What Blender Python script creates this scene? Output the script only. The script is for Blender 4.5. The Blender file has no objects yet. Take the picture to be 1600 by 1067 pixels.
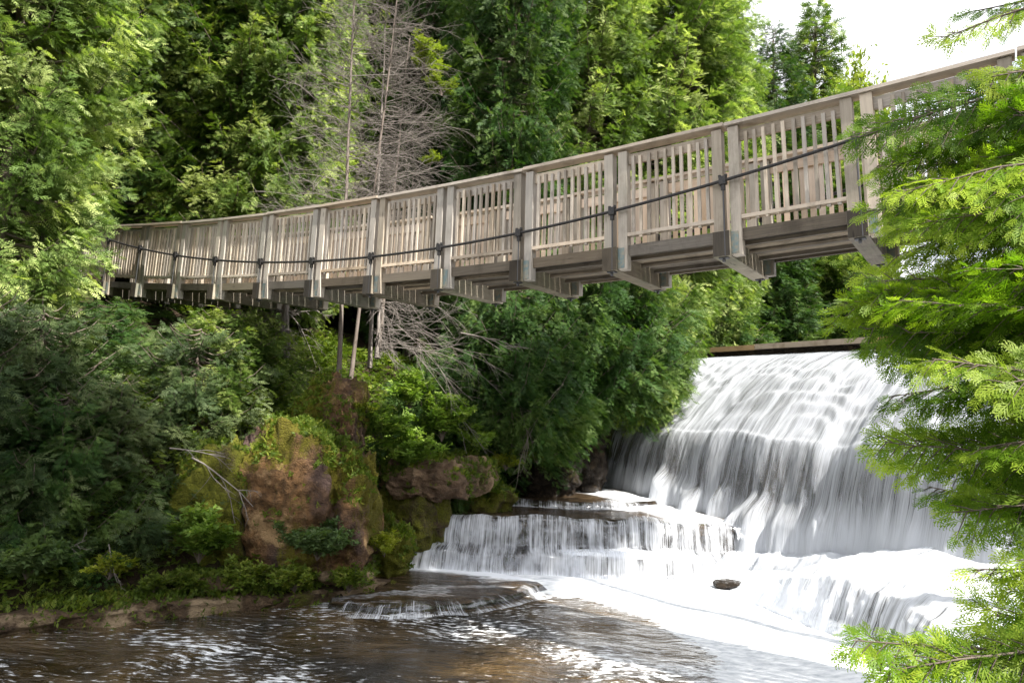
import bpy, math, random
import numpy as np
from mathutils import Matrix, Vector

RS = np.random.RandomState
scene = bpy.context.scene
COL = scene.collection
CAMZ = 3.3                       # eye height above the pool
F, PITCH, ROLL = 1125.34, 0.0889, -0.0503

def at(px, py, y):
    """point on the sight line through a photo pixel, y metres away"""
    a, b = (px - 800) / F, (533.5 - py) / F
    c, s = math.cos(ROLL), math.sin(ROLL)
    X, Y = c * a + s * b, -s * a + c * b
    wy = math.cos(PITCH) - math.sin(PITCH) * Y
    wz = math.sin(PITCH) + math.cos(PITCH) * Y
    t = y / wy
    return np.array([X * t, y, CAMZ + wz * t])

# ------------------------------------------------------------------ noise
_T = RS(7).rand(64, 64, 64).astype(np.float32)
def vnoise(p):
    p = np.asarray(p, dtype=np.float64)
    i = np.floor(p).astype(int); f = p - i; f = f * f * (3 - 2 * f)
    i0 = i & 63; i1 = (i + 1) & 63
    x0, y0, z0 = i0[..., 0], i0[..., 1], i0[..., 2]; x1, y1, z1 = i1[..., 0], i1[..., 1], i1[..., 2]
    fx, fy, fz = f[..., 0], f[..., 1], f[..., 2]
    def L(a, b, t): return a + (b - a) * t
    return L(L(L(_T[x0, y0, z0], _T[x1, y0, z0], fx), L(_T[x0, y1, z0], _T[x1, y1, z0], fx), fy),
             L(L(_T[x0, y0, z1], _T[x1, y0, z1], fx), L(_T[x0, y1, z1], _T[x1, y1, z1], fx), fy), fz)
def fbm(p, oct=4):
    p = np.asarray(p, dtype=np.float64); s = 0; a = .5
    for k in range(oct):
        s = s + a * (vnoise(p * 2 ** k + 13.7 * k) - .5); a *= .5
    return s
def sst(a, b, x):
    t = np.clip((x - a) / (b - a), 0, 1); return t * t * (3 - 2 * t)

# ------------------------------------------------------------------ mesh helpers
def link(name, me, parent=None):
    o = bpy.data.objects.new(name, me); COL.objects.link(o)
    if parent is not None: o.parent = parent
    return o
def tag(o, label=None, cat=None, group=None, kind=None):
    if label: o['label'] = label
    if cat: o['category'] = cat
    if group: o['group'] = group
    if kind: o['kind'] = kind
    return o
def empty(name, loc, label=None, cat=None, group=None, rz=0):
    o = bpy.data.objects.new(name, None); COL.objects.link(o)
    o.location = loc; o.rotation_euler = (0, 0, rz); o.empty_display_size = .2
    return tag(o, label, cat, group)

def np_mesh(name, V, Q, mats, tint=None, uv=None, smooth=False, midx=None, foam=None):
    """V (n,3), Q (m,4) quads or (m,3) tris"""
    V = np.asarray(V, dtype=np.float32); Q = np.asarray(Q, dtype=np.int32)
    me = bpy.data.meshes.new(name); k = Q.shape[1]; m = len(Q)
    me.vertices.add(len(V)); me.vertices.foreach_set('co', V.ravel())
    me.loops.add(m * k); me.loops.foreach_set('vertex_index', Q.ravel())
    me.polygons.add(m); me.polygons.foreach_set('loop_start', np.arange(0, m * k, k, dtype=np.int32))
    if midx is not None: me.polygons.foreach_set('material_index', np.asarray(midx, dtype=np.int32))
    me.polygons.foreach_set('use_smooth', np.full(m, smooth, dtype=bool))
    if tint is not None:
        at_ = me.attributes.new('tint', 'FLOAT', 'FACE'); at_.data.foreach_set('value', np.asarray(tint, dtype=np.float32))
    if foam is not None:
        at_ = me.attributes.new('foam', 'FLOAT', 'POINT'); at_.data.foreach_set('value', np.asarray(foam, dtype=np.float32))
    if uv is not None:
        u = me.uv_layers.new(name='UVMap'); u.data.foreach_set('uv', np.asarray(uv, dtype=np.float32).ravel())
    me.update(calc_edges=True)
    for mt in (mats if isinstance(mats, (list, tuple)) else [mats]): me.materials.append(mt)
    return me

def grid_faces(nu, nv):
    i = np.arange(nu - 1)[:, None] * nv + np.arange(nv - 1)[None, :]
    i = i.ravel()
    return np.stack([i, i + nv, i + nv + 1, i + 1], 1)

class MB:
    """collects boxes and tubes into one mesh (quads only)"""
    def __init__(s, seed=0): s.V = []; s.Q = []; s.U = []; s.T = []; s.n = 0; s.r = RS(seed)
    def _add(s, V, Q, U, T):
        s.V.append(np.asarray(V, float)); s.Q.append(np.asarray(Q) + s.n); s.U.append(np.asarray(U, float)); s.T.append(np.full(len(Q), T)); s.n += len(V)
    def box(s, O, A, B, C, t=None):
        """corner O, edge vectors A, B, C; grain runs along the longest"""
        O, A, B, C = [np.asarray(x, float) for x in (O, A, B, C)]
        if np.dot(np.cross(A, B), C) < 0: A, B = B, A
        c = [O, O + A, O + A + B, O + B, O + C, O + A + C, O + A + B + C, O + B + C]
        Q = [[0, 3, 2, 1], [4, 5, 6, 7], [0, 1, 5, 4], [1, 2, 6, 5], [2, 3, 7, 6], [3, 0, 4, 7]]
        ax = [A, B, C]; ln = [np.linalg.norm(x) for x in ax]; g = int(np.argmax(ln))
        co = {0: (0, 0, 0), 1: (1, 0, 0), 2: (1, 1, 0), 3: (0, 1, 0), 4: (0, 0, 1), 5: (1, 0, 1), 6: (1, 1, 1), 7: (0, 1, 1)}
        off = s.r.rand(2) * 20
        U = []
        for f in Q:
            for v in f:
                p = [co[v][k] * ln[k] for k in range(3)]
                oth = [p[k] for k in range(3) if k != g]
                U.append((oth[0] + oth[1] * 1.37 + off[0], p[g] + off[1]))
        s._add(c, Q, U, s.r.rand() if t is None else t)
    def tube(s, P, R, sides=6, t=None, cap=False):
        P = np.asarray(P, float); n = len(P); R = np.broadcast_to(np.asarray(R, float), (n,))
        d = np.gradient(P, axis=0); d /= np.linalg.norm(d, axis=1, keepdims=True) + 1e-9
        up = np.array([0, 0, 1.]) if abs(d[0][2]) < .9 else np.array([1., 0, 0])
        a = np.cross(d, up); a /= np.linalg.norm(a, axis=1, keepdims=True) + 1e-9
        b = np.cross(d, a)
        th = np.arange(sides) * 2 * np.pi / sides
        V = P[:, None, :] + R[:, None, None] * (np.cos(th)[None, :, None] * a[:, None, :] + np.sin(th)[None, :, None] * b[:, None, :])
        V = V.reshape(-1, 3)
        i = np.arange(n - 1)[:, None] * sides; j = np.arange(sides)[None, :]; j2 = (j + 1) % sides
        Q = np.stack([i + j, i + sides + j, i + sides + j2, i + j2], -1).reshape(-1, 4)
        L = np.concatenate([[0], np.cumsum(np.linalg.norm(np.diff(P, axis=0), axis=1))])
        off = s.r.rand() * 10
        uu = np.broadcast_to(np.arange(sides) / sides, (n, sides)).reshape(-1); vv = np.repeat(L, sides) + off
        U = np.stack([uu[Q] * .3, vv[Q]], -1).reshape(-1, 2)
        s._add(V, Q, U, s.r.rand() if t is None else t)
    def build(s, name, mat, parent=None, smooth=False, base=None):
        V = np.concatenate(s.V)
        if base is None and parent is not None: base = wloc(parent)
        if base is not None: V = V - np.asarray(base)
        me = np_mesh(name, V, np.concatenate(s.Q), mat, np.concatenate(s.T), np.concatenate(s.U), smooth)
        return link(name, me, parent)
def wloc(o):
    p = np.zeros(3)
    while o is not None: p = p + np.array(o.location); o = o.parent
    return p

# ------------------------------------------------------------------ materials
def new_mat(name):
    m = bpy.data.materials.new(name); m.use_nodes = True
    nt = m.node_tree; nt.nodes.clear()
    return m, nt
class NT:
    def __init__(s, nt): s.nt = nt
    def n(s, typ, **kw):
        nd = s.nt.nodes.new(typ); ins = kw.pop('ins', {})
        for k, v in kw.items(): setattr(nd, k, v)
        for k, v in ins.items():
            if hasattr(v, 'is_linked') or isinstance(v, bpy.types.NodeSocket): s.nt.links.new(v, nd.inputs[k])
            else: nd.inputs[k].default_value = v
        return nd
    def math(s, op, a, b=0., c=0., clamp=False):
        nd = s.n('ShaderNodeMath', operation=op, use_clamp=clamp)
        for i, v in enumerate((a, b, c)):
            if isinstance(v, bpy.types.NodeSocket): s.nt.links.new(v, nd.inputs[i])
            else: nd.inputs[i].default_value = v
        return nd.outputs[0]
    def mix(s, f, a, b, blend='MIX'):
        nd = s.n('ShaderNodeMix', data_type='RGBA', blend_type=blend)
        for i, v in ((0, f), (6, a), (7, b)):
            if isinstance(v, bpy.types.NodeSocket): s.nt.links.new(v, nd.inputs[i])
            else: nd.inputs[i].default_value = v if not isinstance(v, tuple) or len(v) != 3 else (*v, 1)
        return nd.outputs[2]
    def ramp(s, f, stops):
        nd = s.n('ShaderNodeValToRGB'); e = nd.color_ramp.elements
        while len(e) < len(stops): e.new(.5)
        for el, (p, c) in zip(e, stops): el.position = p; el.color = (*c, 1) if len(c) == 3 else c
        s.nt.links.new(f, nd.inputs[0]); return nd.outputs[0]
    def noise(s, vec, scale, detail=4, rough=.55, dist=0.):
        nd = s.n('ShaderNodeTexNoise', ins={'Scale': scale, 'Detail': detail, 'Roughness': rough, 'Distortion': dist})
        if vec is not None: s.nt.links.new(vec, nd.inputs['Vector'])
        return nd.outputs[0]
    def mapping(s, vec, scale=(1, 1, 1), rot=(0, 0, 0)):
        nd = s.n('ShaderNodeMapping', ins={'Scale': scale, 'Rotation': rot}); s.nt.links.new(vec, nd.inputs[0]); return nd.outputs[0]
    def attr(s, name): return s.n('ShaderNodeAttribute', attribute_name=name).outputs['Fac']
    def bump(s, h, strength, dist=.02):
        nd = s.n('ShaderNodeBump', ins={'Strength': strength, 'Distance': dist}); s.nt.links.new(h, nd.inputs['Height']); return nd.outputs[0]
    def out(s, sh):
        o = s.n('ShaderNodeOutputMaterial'); s.nt.links.new(sh, o.inputs[0])
    def mixsh(s, f, a, b):
        nd = s.n('ShaderNodeMixShader')
        if isinstance(f, bpy.types.NodeSocket): s.nt.links.new(f, nd.inputs[0])
        else: nd.inputs[0].default_value = f
        s.nt.links.new(a, nd.inputs[1]); s.nt.links.new(b, nd.inputs[2]); return nd.outputs[0]

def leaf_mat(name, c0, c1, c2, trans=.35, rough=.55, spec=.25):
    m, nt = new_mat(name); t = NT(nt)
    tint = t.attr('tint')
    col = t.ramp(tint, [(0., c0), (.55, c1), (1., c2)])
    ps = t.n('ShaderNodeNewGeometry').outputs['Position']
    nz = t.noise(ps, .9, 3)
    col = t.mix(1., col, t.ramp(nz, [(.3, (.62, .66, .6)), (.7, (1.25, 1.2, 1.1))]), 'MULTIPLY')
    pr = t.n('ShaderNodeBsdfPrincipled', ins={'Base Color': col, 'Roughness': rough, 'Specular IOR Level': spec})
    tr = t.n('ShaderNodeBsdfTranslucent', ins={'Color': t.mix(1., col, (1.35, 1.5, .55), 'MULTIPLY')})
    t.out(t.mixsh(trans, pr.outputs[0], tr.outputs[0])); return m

M = {}
M['cedar'] = leaf_mat('cedar_foliage', (.036, .078, .012), (.105, .172, .032), (.340, .400, .130), rough=.55, spec=.25)  # pale last tone paints specular highlights into the tips
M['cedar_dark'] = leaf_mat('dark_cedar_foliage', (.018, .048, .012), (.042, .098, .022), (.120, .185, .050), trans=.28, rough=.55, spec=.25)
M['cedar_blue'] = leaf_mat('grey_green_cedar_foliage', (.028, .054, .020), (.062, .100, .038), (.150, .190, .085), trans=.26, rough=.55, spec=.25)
M['cedar_light'] = leaf_mat('sunny_cedar_foliage', (.066, .120, .028), (.165, .250, .066), (.450, .520, .210), rough=.55, spec=.25)  # sunlit tone; its pale last colour paints strong highlights
M['cedar_near'] = leaf_mat('bright_cedar_foliage', (.040, .105, .009), (.145, .255, .020), (.350, .450, .050), trans=.48, rough=.5, spec=.2)
M['broad'] = leaf_mat('broad_leaves', (.080, .150, .022), (.155, .250, .042), (.270, .340, .080), trans=.42)
M['broad_blue'] = leaf_mat('grey_green_leaves', (.065, .115, .045), (.120, .185, .075), (.190, .250, .110), trans=.35)
M['broad_yellow'] = leaf_mat('yellow_green_leaves', (.170, .220, .020), (.290, .330, .040), (.400, .400, .080), trans=.45)
M['weed'] = leaf_mat('weed_leaves', (.060, .105, .014), (.125, .180, .024), (.230, .250, .045), trans=.38)

M['broad_lime'] = leaf_mat('lime_leaves', (.11, .16, .022), (.20, .255, .040), (.32, .36, .080), trans=.4)
def bark(name, c0, c1, c2):
    m, nt = new_mat(name); t = NT(nt)
    uv = t.n('ShaderNodeUVMap').outputs[0]
    g = t.noise(t.mapping(uv, (22, 2.2, 1)), 1.6, 5, .65)
    g2 = t.noise(t.n('ShaderNodeNewGeometry').outputs['Position'], 2.3, 4)
    col = t.mix(t.math('MULTIPLY', g2, .8), t.ramp(g, [(.3, c0), (.5, c1), (.7, c2)]), t.mix(t.attr('tint'), c1, c2))
    pr = t.n('ShaderNodeBsdfPrincipled', ins={'Base Color': col, 'Roughness': .85, 'Specular IOR Level': .2, 'Normal': t.bump(g, .7, .02)})
    t.out(pr.outputs[0]); return m
M['bark'] = bark('cedar_bark', (.06, .045, .035), (.14, .11, .09), (.24, .20, .17))
M['dead'] = bark('dead_grey_wood', (.085, .07, .06), (.185, .16, .142), (.36, .33, .30))
M['deadbrown'] = bark('dead_brown_bark', (.055, .042, .034), (.135, .108, .09), (.27, .235, .205))

def wood(name, c0, c1, c2, green=.0):
    m, nt = new_mat(name); t = NT(nt)
    uv = t.n('ShaderNodeUVMap').outputs[0]
    g = t.noise(t.mapping(uv, (30, 1.3, 1)), 1.5, 6, .62, .4)
    fine = t.noise(t.mapping(uv, (150, 4, 1)), 1., 3)
    tint = t.attr('tint')
    col = t.ramp(g, [(.28, c0), (.5, c1), (.72, c2)])
    lum = sum(c1) / 3
    col = t.mix(.62, col, t.ramp(tint, [(0., (lum * .55, lum * .53, lum * .50)), (.3, tuple(x * .8 for x in c1)), (.6, (lum * 1.05, lum * 1.02, lum * .98)), (1., tuple(min(1, x * 1.25) for x in c2))]))
    ps = t.n('ShaderNodeNewGeometry').outputs['Position']
    st = t.noise(t.mapping(ps, (1, 1, .45)), 3.1, 5, .65)
    col = t.mix(t.ramp(st, [(.52, (0, 0, 0)), (.72, (.55, .55, .55))]), col, tuple(x * .38 for x in c0))
    if green: col = t.mix(t.ramp(t.noise(ps, 1.7, 4), [(.45, (0, 0, 0)), (.7, (green,) * 3)]), col, (.10, .125, .07))
    kn = t.n('ShaderNodeTexVoronoi', ins={'Scale': 1.}); nt.links.new(t.mapping(uv, (9, 1.6, 1)), kn.inputs['Vector'])
    col = t.mix(t.ramp(kn.outputs['Distance'], [(.05, (.75, .75, .75)), (.11, (0, 0, 0))]), col, tuple(x * .35 for x in c0))
    pr = t.n('ShaderNodeBsdfPrincipled', ins={'Base Color': col, 'Roughness': .78, 'Specular IOR Level': .25,
             'Normal': t.bump(t.math('ADD', g, t.math('MULTIPLY', fine, .5)), .5, .006)})
    t.out(pr.outputs[0]); return m
M['wood_post'] = wood('weathered_grey_timber', (.24, .195, .15), (.43, .365, .285), (.60, .52, .42), .2)
M['wood_rail'] = wood('weathered_tan_timber', (.33, .24, .155), (.58, .45, .315), (.76, .62, .47))
M['wood_grey'] = wood('grey_brown_timber', (.26, .205, .15), (.50, .41, .31), (.73, .63, .50), .08)
M['wood_end'] = wood('dark_end_grain', (.025, .02, .015), (.06, .048, .035), (.11, .09, .065))
M['wood_warm'] = wood('warm_tan_timber', (.46, .33, .215), (.68, .51, .36), (.80, .645, .50))
M['wood_beam'] = wood('stained_beam_timber', (.15, .12, .09), (.27, .225, .165), (.40, .35, .27), .6)
M['wood_deck'] = wood('dark_deck_timber', (.08, .062, .043), (.185, .147, .104), (.33, .27, .195))

def simple(name, col, rough, metal=0., nscale=0., c2=None):
    m, nt = new_mat(name); t = NT(nt)
    c = (*col, 1)
    pr = t.n('ShaderNodeBsdfPrincipled', ins={'Base Color': c, 'Roughness': rough, 'Metallic': metal})
    if nscale:
        ps = t.n('ShaderNodeNewGeometry').outputs['Position']
        nz = t.noise(ps, nscale, 5, .6)
        nt.links.new(t.mix(t.ramp(nz, [(.4, (0, 0, 0)), (.62, (1, 1, 1))]), col, c2), pr.inputs['Base Color'])
        nt.links.new(t.bump(nz, .3, .01), pr.inputs['Normal'])
    t.out(pr.outputs[0]); return m
M['cable'] = simple('dark_steel_cable', (.022, .023, .026), .5, .4, 40, (.05, .045, .042))
M['rod'] = simple('dull_steel_rod', (.09, .09, .095), .5, .6)
M['plate'] = simple('blue_green_galvanised_plate', (.17, .235, .24), .6, .3, 16, (.30, .28, .22))
M['log'] = wood('sunlit_dam_timber', (.26, .15, .06), (.46, .29, .13), (.62, .43, .21))

def rock_mat(name, base, dark, tan, moss=(.085, .085, .010), mosslo=.46, mosshi=.60, tanlo=.58, tanhi=.68, wet=.8, purple=None):
    m, nt = new_mat(name); t = NT(nt)
    g = t.n('ShaderNodeNewGeometry'); ps = g.outputs['Position']
    n1 = t.noise(ps, 1.6, 8, .62); n2 = t.noise(t.mapping(ps, (1, 1, .35)), 1.15, 6, .6, .3); n3 = t.noise(ps, 7, 9, .72); n4 = t.noise(t.mapping(ps, (1, 1, .6)), .9, 5, .55)
    nf = t.noise(ps, 38, 4, .7)
    col = t.ramp(n3, [(.3, dark), (.65, base)])
    if purple: col = t.mix(t.ramp(n4, [(.40, (1, 1, 1)), (.55, (0, 0, 0))]), col, t.mix(n3, tuple(x * .45 for x in purple), purple))
    col = t.mix(t.ramp(n1, [(tanlo, (0, 0, 0)), (tanhi, (1, 1, 1))]), col, t.mix(nf, tuple(x * .7 for x in tan), tan))
    ms = t.ramp(t.math('ADD', n2, t.math('MULTIPLY', t.math('SUBTRACT', nf, .5), .22)), [(mosslo, (0, 0, 0)), (mosshi, (1, 1, 1))])
    mcol = t.ramp(nf, [(.25, tuple(x * .35 for x in moss)), (.7, moss)])
    col = t.mix(ms, col, mcol)
    vo = t.n('ShaderNodeTexVoronoi', feature='DISTANCE_TO_EDGE', ins={'Scale': 3.2}); 
    wp = t.n('ShaderNodeTexNoise', ins={'Scale': 2.2, 'Detail': 4.}); nt.links.new(ps, wp.inputs['Vector'])
    wm = t.n('ShaderNodeVectorMath', operation='MULTIPLY_ADD'); nt.links.new(wp.outputs['Color'], wm.inputs[0]); wm.inputs[1].default_value = (1.1, 1.1, .7); nt.links.new(ps, wm.inputs[2])
    nt.links.new(t.mapping(wm.outputs[0], (.8, .8, 2.2)), vo.inputs['Vector'])
    crack = t.ramp(vo.outputs['Distance'], [(.0, (0, 0, 0)), (.07, (1, 1, 1))])
    ht = t.math('ADD', t.math('ADD', t.math('MULTIPLY', n3, 1.1), t.math('MULTIPLY', nf, .6)), t.math('MULTIPLY', crack, .18))
    pr = t.n('ShaderNodeBsdfPrincipled', ins={'Base Color': col, 'Roughness': wet, 'Specular IOR Level': .3, 'Normal': t.bump(ht, 1., .12)})
    t.out(pr.outputs[0]); return m
M['tufa'] = rock_mat('mossy_brown_tufa', (.33, .18, .075), (.040, .024, .013), (.55, .36, .18), moss=(.19, .17, .012), mosslo=.49, mosshi=.56, tanlo=.56, tanhi=.64, purple=(.135, .085, .070))
M['tanrock'] = rock_mat('tan_rock', (.22, .14, .085), (.07, .045, .03), (.45, .31, .19), tanlo=.46, tanhi=.6, mosslo=.56, mosshi=.66)
M['mossrock'] = rock_mat('mossy_rock', (.10, .065, .035), (.025, .018, .012), (.30, .21, .12), moss=(.19, .20, .014), mosslo=.38, mosshi=.5, tanlo=.64, tanhi=.7)
M['ledgerock'] = rock_mat('layered_shore_rock', (.19, .125, .07), (.035, .023, .014), (.46, .34, .21), moss=(.13, .13, .014), tanlo=.50, tanhi=.58, mosslo=.58, mosshi=.7)
M['wetrock'] = rock_mat('wet_dark_rock', (.050, .036, .024), (.012, .010, .008), (.12, .085, .05), mosslo=.62, mosshi=.75, wet=.22)

def terrain_mat():
    m, nt = new_mat('bank_soil'); t = NT(nt)
    g = t.n('ShaderNodeNewGeometry'); ps = g.outputs['Position']
    n1 = t.noise(ps, 2.2, 8, .6); n3 = t.noise(ps, 14, 6, .7)
    col = t.ramp(n3, [(.3, (.018, .012, .008)), (.6, (.040, .027, .017)), (.75, (.07, .05, .03))])
    col = t.mix(t.ramp(n1, [(.45, (0, 0, 0)), (.6, (1, 1, 1))]), col, t.ramp(n3, [(.3, (.012, .022, .005)), (.7, (.05, .062, .012))]))
    pr = t.n('ShaderNodeBsdfPrincipled', ins={'Base Color': col, 'Roughness': .9, 'Specular IOR Level': .15, 'Normal': t.bump(n3, .8, .06)})
    t.out(pr.outputs[0]); return m
M['soil'] = terrain_mat()

def falls_mat(name, lo, hi, su=9., sv=.42, white=(.80, .83, .88), fine=.5):
    """white long-exposure streaks: UV x runs across, y down the flow"""
    m, nt = new_mat(name); t = NT(nt)
    uv = t.n('ShaderNodeUVMap').outputs[0]
    wq = t.n('ShaderNodeTexNoise', ins={'Scale': 1.1, 'Detail': 2.}); nt.links.new(uv, wq.inputs['Vector'])
    wv = t.n('ShaderNodeVectorMath', operation='MULTIPLY_ADD'); nt.links.new(wq.outputs['Color'], wv.inputs[0]); wv.inputs[1].default_value = (.22, .5, 0); nt.links.new(uv, wv.inputs[2])
    uw = wv.outputs[0]
    a = t.noise(t.mapping(uw, (su * .35, sv * 1.3, 1)), 1., 3, .6, .1)
    b = t.noise(t.mapping(uw, (su * 1.3, sv * .8, 1)), 1., 4, .6)
    c = t.noise(t.mapping(uv, (su * 5.5, sv * .9, 1)), 1., 3, .65)
    d = t.math('ADD', t.math('ADD', t.math('MULTIPLY', a, .75), t.math('MULTIPLY', b, .6)), t.math('MULTIPLY', c, fine + .15))
    d = t.math('ADD', d, t.math('MULTIPLY', t.attr('foam'), .6))
    fac = t.n('ShaderNodeMapRange', ins={'From Min': lo, 'From Max': hi}, interpolation_type='SMOOTHSTEP')
    nt.links.new(d, fac.inputs[0]); fac = fac.outputs[0]
    df = t.n('ShaderNodeBsdfDiffuse', ins={'Color': (*white, 1), 'Normal': t.bump(d, .35, .05)})
    tl = t.n('ShaderNodeBsdfTranslucent', ins={'Color': (*white, 1)})
    w = t.mixsh(.3, df.outputs[0], tl.outputs[0])
    tp = t.n('ShaderNodeBsdfTransparent')
    gl = t.n('ShaderNodeBsdfGlossy', ins={'Roughness': .18, 'Color': (.9, .95, 1, 1)})
    clear = t.mixsh(.10, tp.outputs[0], gl.outputs[0])
    t.out(t.mixsh(fac, clear, w)); return m
M['falls'] = falls_mat('white_falling_water', .80, 1.84, su=11, sv=.36, white=(.64, .67, .72), fine=.65)
M['casc'] = falls_mat('white_cascade_water', .98, 1.5, su=9, sv=.8)
M['mound'] = falls_mat('white_rushing_water', .86, 1.3, su=7, sv=.5)

def pool_mat():
    m, nt = new_mat('river_water'); t = NT(nt)
    ps = t.n('ShaderNodeNewGeometry').outputs['Position']
    foam = t.attr('foam')
    warp = t.n('ShaderNodeTexNoise', ins={'Scale': .55, 'Detail': 2.}); nt.links.new(ps, warp.inputs['Vector'])
    wv = t.n('ShaderNodeVectorMath', operation='MULTIPLY_ADD')
    nt.links.new(warp.outputs['Color'], wv.inputs[0]); wv.inputs[1].default_value = (.8, .8, 0); nt.links.new(ps, wv.inputs[2])
    wp = wv.outputs[0]
    big = t.noise(t.mapping(wp, (.75, 1.9, 1), (0, 0, .35)), 1.5, 3, .5)
    mid = t.noise(t.mapping(wp, (.9, 2.1, 1), (0, 0, .35)), 5., 4, .6)
    h = t.math('ADD', big, t.math('MULTIPLY', mid, .42))
    bmp = t.bump(h, 1., .34)
    # drifting foam flecks; the white streaks also paint sky glints on the ripples
    st = t.noise(t.mapping(wp, (1.5, 4.6, 1), (0, 0, .3)), 3.3, 5, .68)
    st2 = t.noise(t.mapping(wp, (.5, .8, 1)), .7, 2)
    fl = t.math('ADD', t.math('ADD', t.math('MULTIPLY', st, .75), t.math('MULTIPLY', st2, .55)), t.math('MULTIPLY', foam, .85))
    fac = t.n('ShaderNodeMapRange', ins={'From Min': .69, 'From Max': .81}, interpolation_type='SMOOTHSTEP'); nt.links.new(fl, fac.inputs[0])
    col = t.ramp(t.noise(ps, .5, 3), [(.38, (.012, .009, .005)), (.62, (.080, .050, .018))])
    wat = t.n('ShaderNodeBsdfPrincipled', ins={'Base Color': col, 'Roughness': .07, 'IOR': 1.33, 'Specular IOR Level': .7, 'Normal': bmp})
    fo = t.n('ShaderNodeBsdfDiffuse', ins={'Color': t.mix(t.ramp(t.math('ADD', t.math('MULTIPLY', mid, .6), t.math('MULTIPLY', st, .4)), [(.36, (0, 0, 0)), (.6, (1, 1, 1))]), (.46, .49, .53), (.84, .86, .88)), 'Normal': t.bump(h, .6, .12)})
    t.out(t.mixsh(fac.outputs[0], wat.outputs[0], fo.outputs[0])); return m
M['pool'] = pool_mat()
def film_mat():
    m, nt = new_mat('thin_water_over_rock'); t = NT(nt)
    ps = t.n('ShaderNodeNewGeometry').outputs['Position']
    foam = t.attr('foam')
    n1 = t.noise(t.mapping(ps, (1, 3.2, 1), (0, 0, .1)), 2.2, 5, .6, .3); n2 = t.noise(t.mapping(ps, (1.2, 5, 1)), 6, 4, .6)
    col = t.ramp(n1, [(.3, (.014, .011, .008)), (.55, (.055, .038, .022)), (.75, (.14, .095, .055))])
    d = t.math('ADD', t.math('MULTIPLY', n2, .5), t.math('MULTIPLY', foam, .9))
    fac = t.n('ShaderNodeMapRange', ins={'From Min': .42, 'From Max': .85}, interpolation_type='SMOOTHSTEP'); nt.links.new(d, fac.inputs[0])
    wat = t.n('ShaderNodeBsdfPrincipled', ins={'Base Color': col, 'Roughness': .16, 'IOR': 1.33, 'Normal': t.bump(t.math('ADD', n1, t.math('MULTIPLY', n2, .4)), .5, .06)})
    fo = t.n('ShaderNodeBsdfDiffuse', ins={'Color': (.80, .83, .87, 1)})
    t.out(t.mixsh(fac.outputs[0], wat.outputs[0], fo.outputs[0])); return m
M['film'] = film_mat()

# ------------------------------------------------------------------ terrain
LB = np.array([(-60, -8), (-30, -2), (-14, 5.6), (-9, 8.6), (-6.75, 9.55), (-4.9, 11.0), (-3.6, 11.6), (-2.4, 12.0), (-2.2, 13.2), (-2.2, 14.6), (-1.9, 15.6), (-1.0, 17.1), (.6, 19.2), (2.3, 21.0), (5.0, 22.7), (6.3, 24.2), (9, 32), (16, 52), (40, 100)], float)
RB = np.array([(60, 95), (24, 42), (15.5, 20), (13, 14.6), (11.2, 12.2), (9.3, 9.6), (7.4, 7.2), (5.6, 5.2), (3.2, 3.4), (0, 2.7), (-3, 2.3), (-14, -2.5), (-40, -30)], float)
def seg_dist(P, L):
    d = np.full(len(P), 1e9)
    for a, b in zip(L[:-1], L[1:]):
        ab = b - a; t = np.clip(((P - a) @ ab) / (ab @ ab), 0, 1)
        d = np.minimum(d, np.linalg.norm(P - (a + t[:, None] * ab), axis=1))
    return d
def inside(P, poly):
    c = np.zeros(len(P), bool); x, y = P[:, 0], P[:, 1]; n = len(poly)
    for i in range(n):
        (x1, y1), (x2, y2) = poly[i], poly[(i + 1) % n]
        if y1 == y2: continue
        c ^= ((y1 > y) != (y2 > y)) & (x < (x2 - x1) * (y - y1) / (y2 - y1) + x1)
    return c
RIVER = np.concatenate([LB, RB])
CA, CC, CG = np.array([6.2, 23.0]), np.array([.48, -.877]), np.array([-.877, -.48])
def terrain_z(x, y):
    P = np.stack([x, y], 1); ins = inside(P, RIVER)
    dl, dr = seg_dist(P, LB), seg_dist(P, RB)
    wob = fbm(np.stack([x * .8, y * .8, x * 0], 1), 4)
    zl = np.interp(dl + .5 * wob * np.clip(dl, 0, 1), [0, .12, .5, .95, 1.5, 2.4, 3.6, 6, 9, 14, 24, 40, 90], [-.25, .12, .30, .9, 2.0, 2.9, 3.5, 4.5, 5.4, 7.2, 11.5, 17, 26])
    zr = np.interp(dr, [0, .3, .8, 2.5, 5, 9, 16, 40, 90], [-.25, .4, 1.1, 1.65, 1.9, 2.6, 5, 14, 22])
    up = ((P - CA) @ CG) < -.2                       # upstream of the dam
    zl = np.where(up, np.maximum(zl, 4.7 + .35 * dl), zl); zr = np.where(up, np.maximum(zr, 4.9 + .3 * dr), zr)
    z = np.where(dl < dr, zl, zr)
    md = np.hypot(x - 10.2, y - 3.4); z = np.maximum(z, 5.55 - np.clip(md - 2.6, 0, 9) * 1.5 + 0 * md)
    z = z + wob * np.clip(np.minimum(dl, dr), 0, 3) * .45
    bed = np.where(up, 4.4, -.7)
    return np.where(ins, bed, z)
def axis(lo, a, b, hi, st, gr=1.13):
    c = list(np.arange(a, b + 1e-6, st)); s = st; v = b
    while v < hi: s *= gr; v += s; c.append(v)
    s = st; v = a; pre = []
    while v > lo: s *= gr; v -= s; pre.append(v)
    return np.array(pre[::-1] + c)
gx = axis(-170, -13, 13, 170, .16); gy = axis(-60, 2, 26, 220, .16)
XX, YY = np.meshgrid(gx, gy, indexing='ij')
ZZ = terrain_z(XX.ravel(), YY.ravel())
tz = np.stack([XX.ravel(), YY.ravel(), ZZ], 1)
me = np_mesh('terrain', tz, grid_faces(len(gx), len(gy)), M['soil'], smooth=True)
tag(link('terrain', me), kind='structure')
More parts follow.
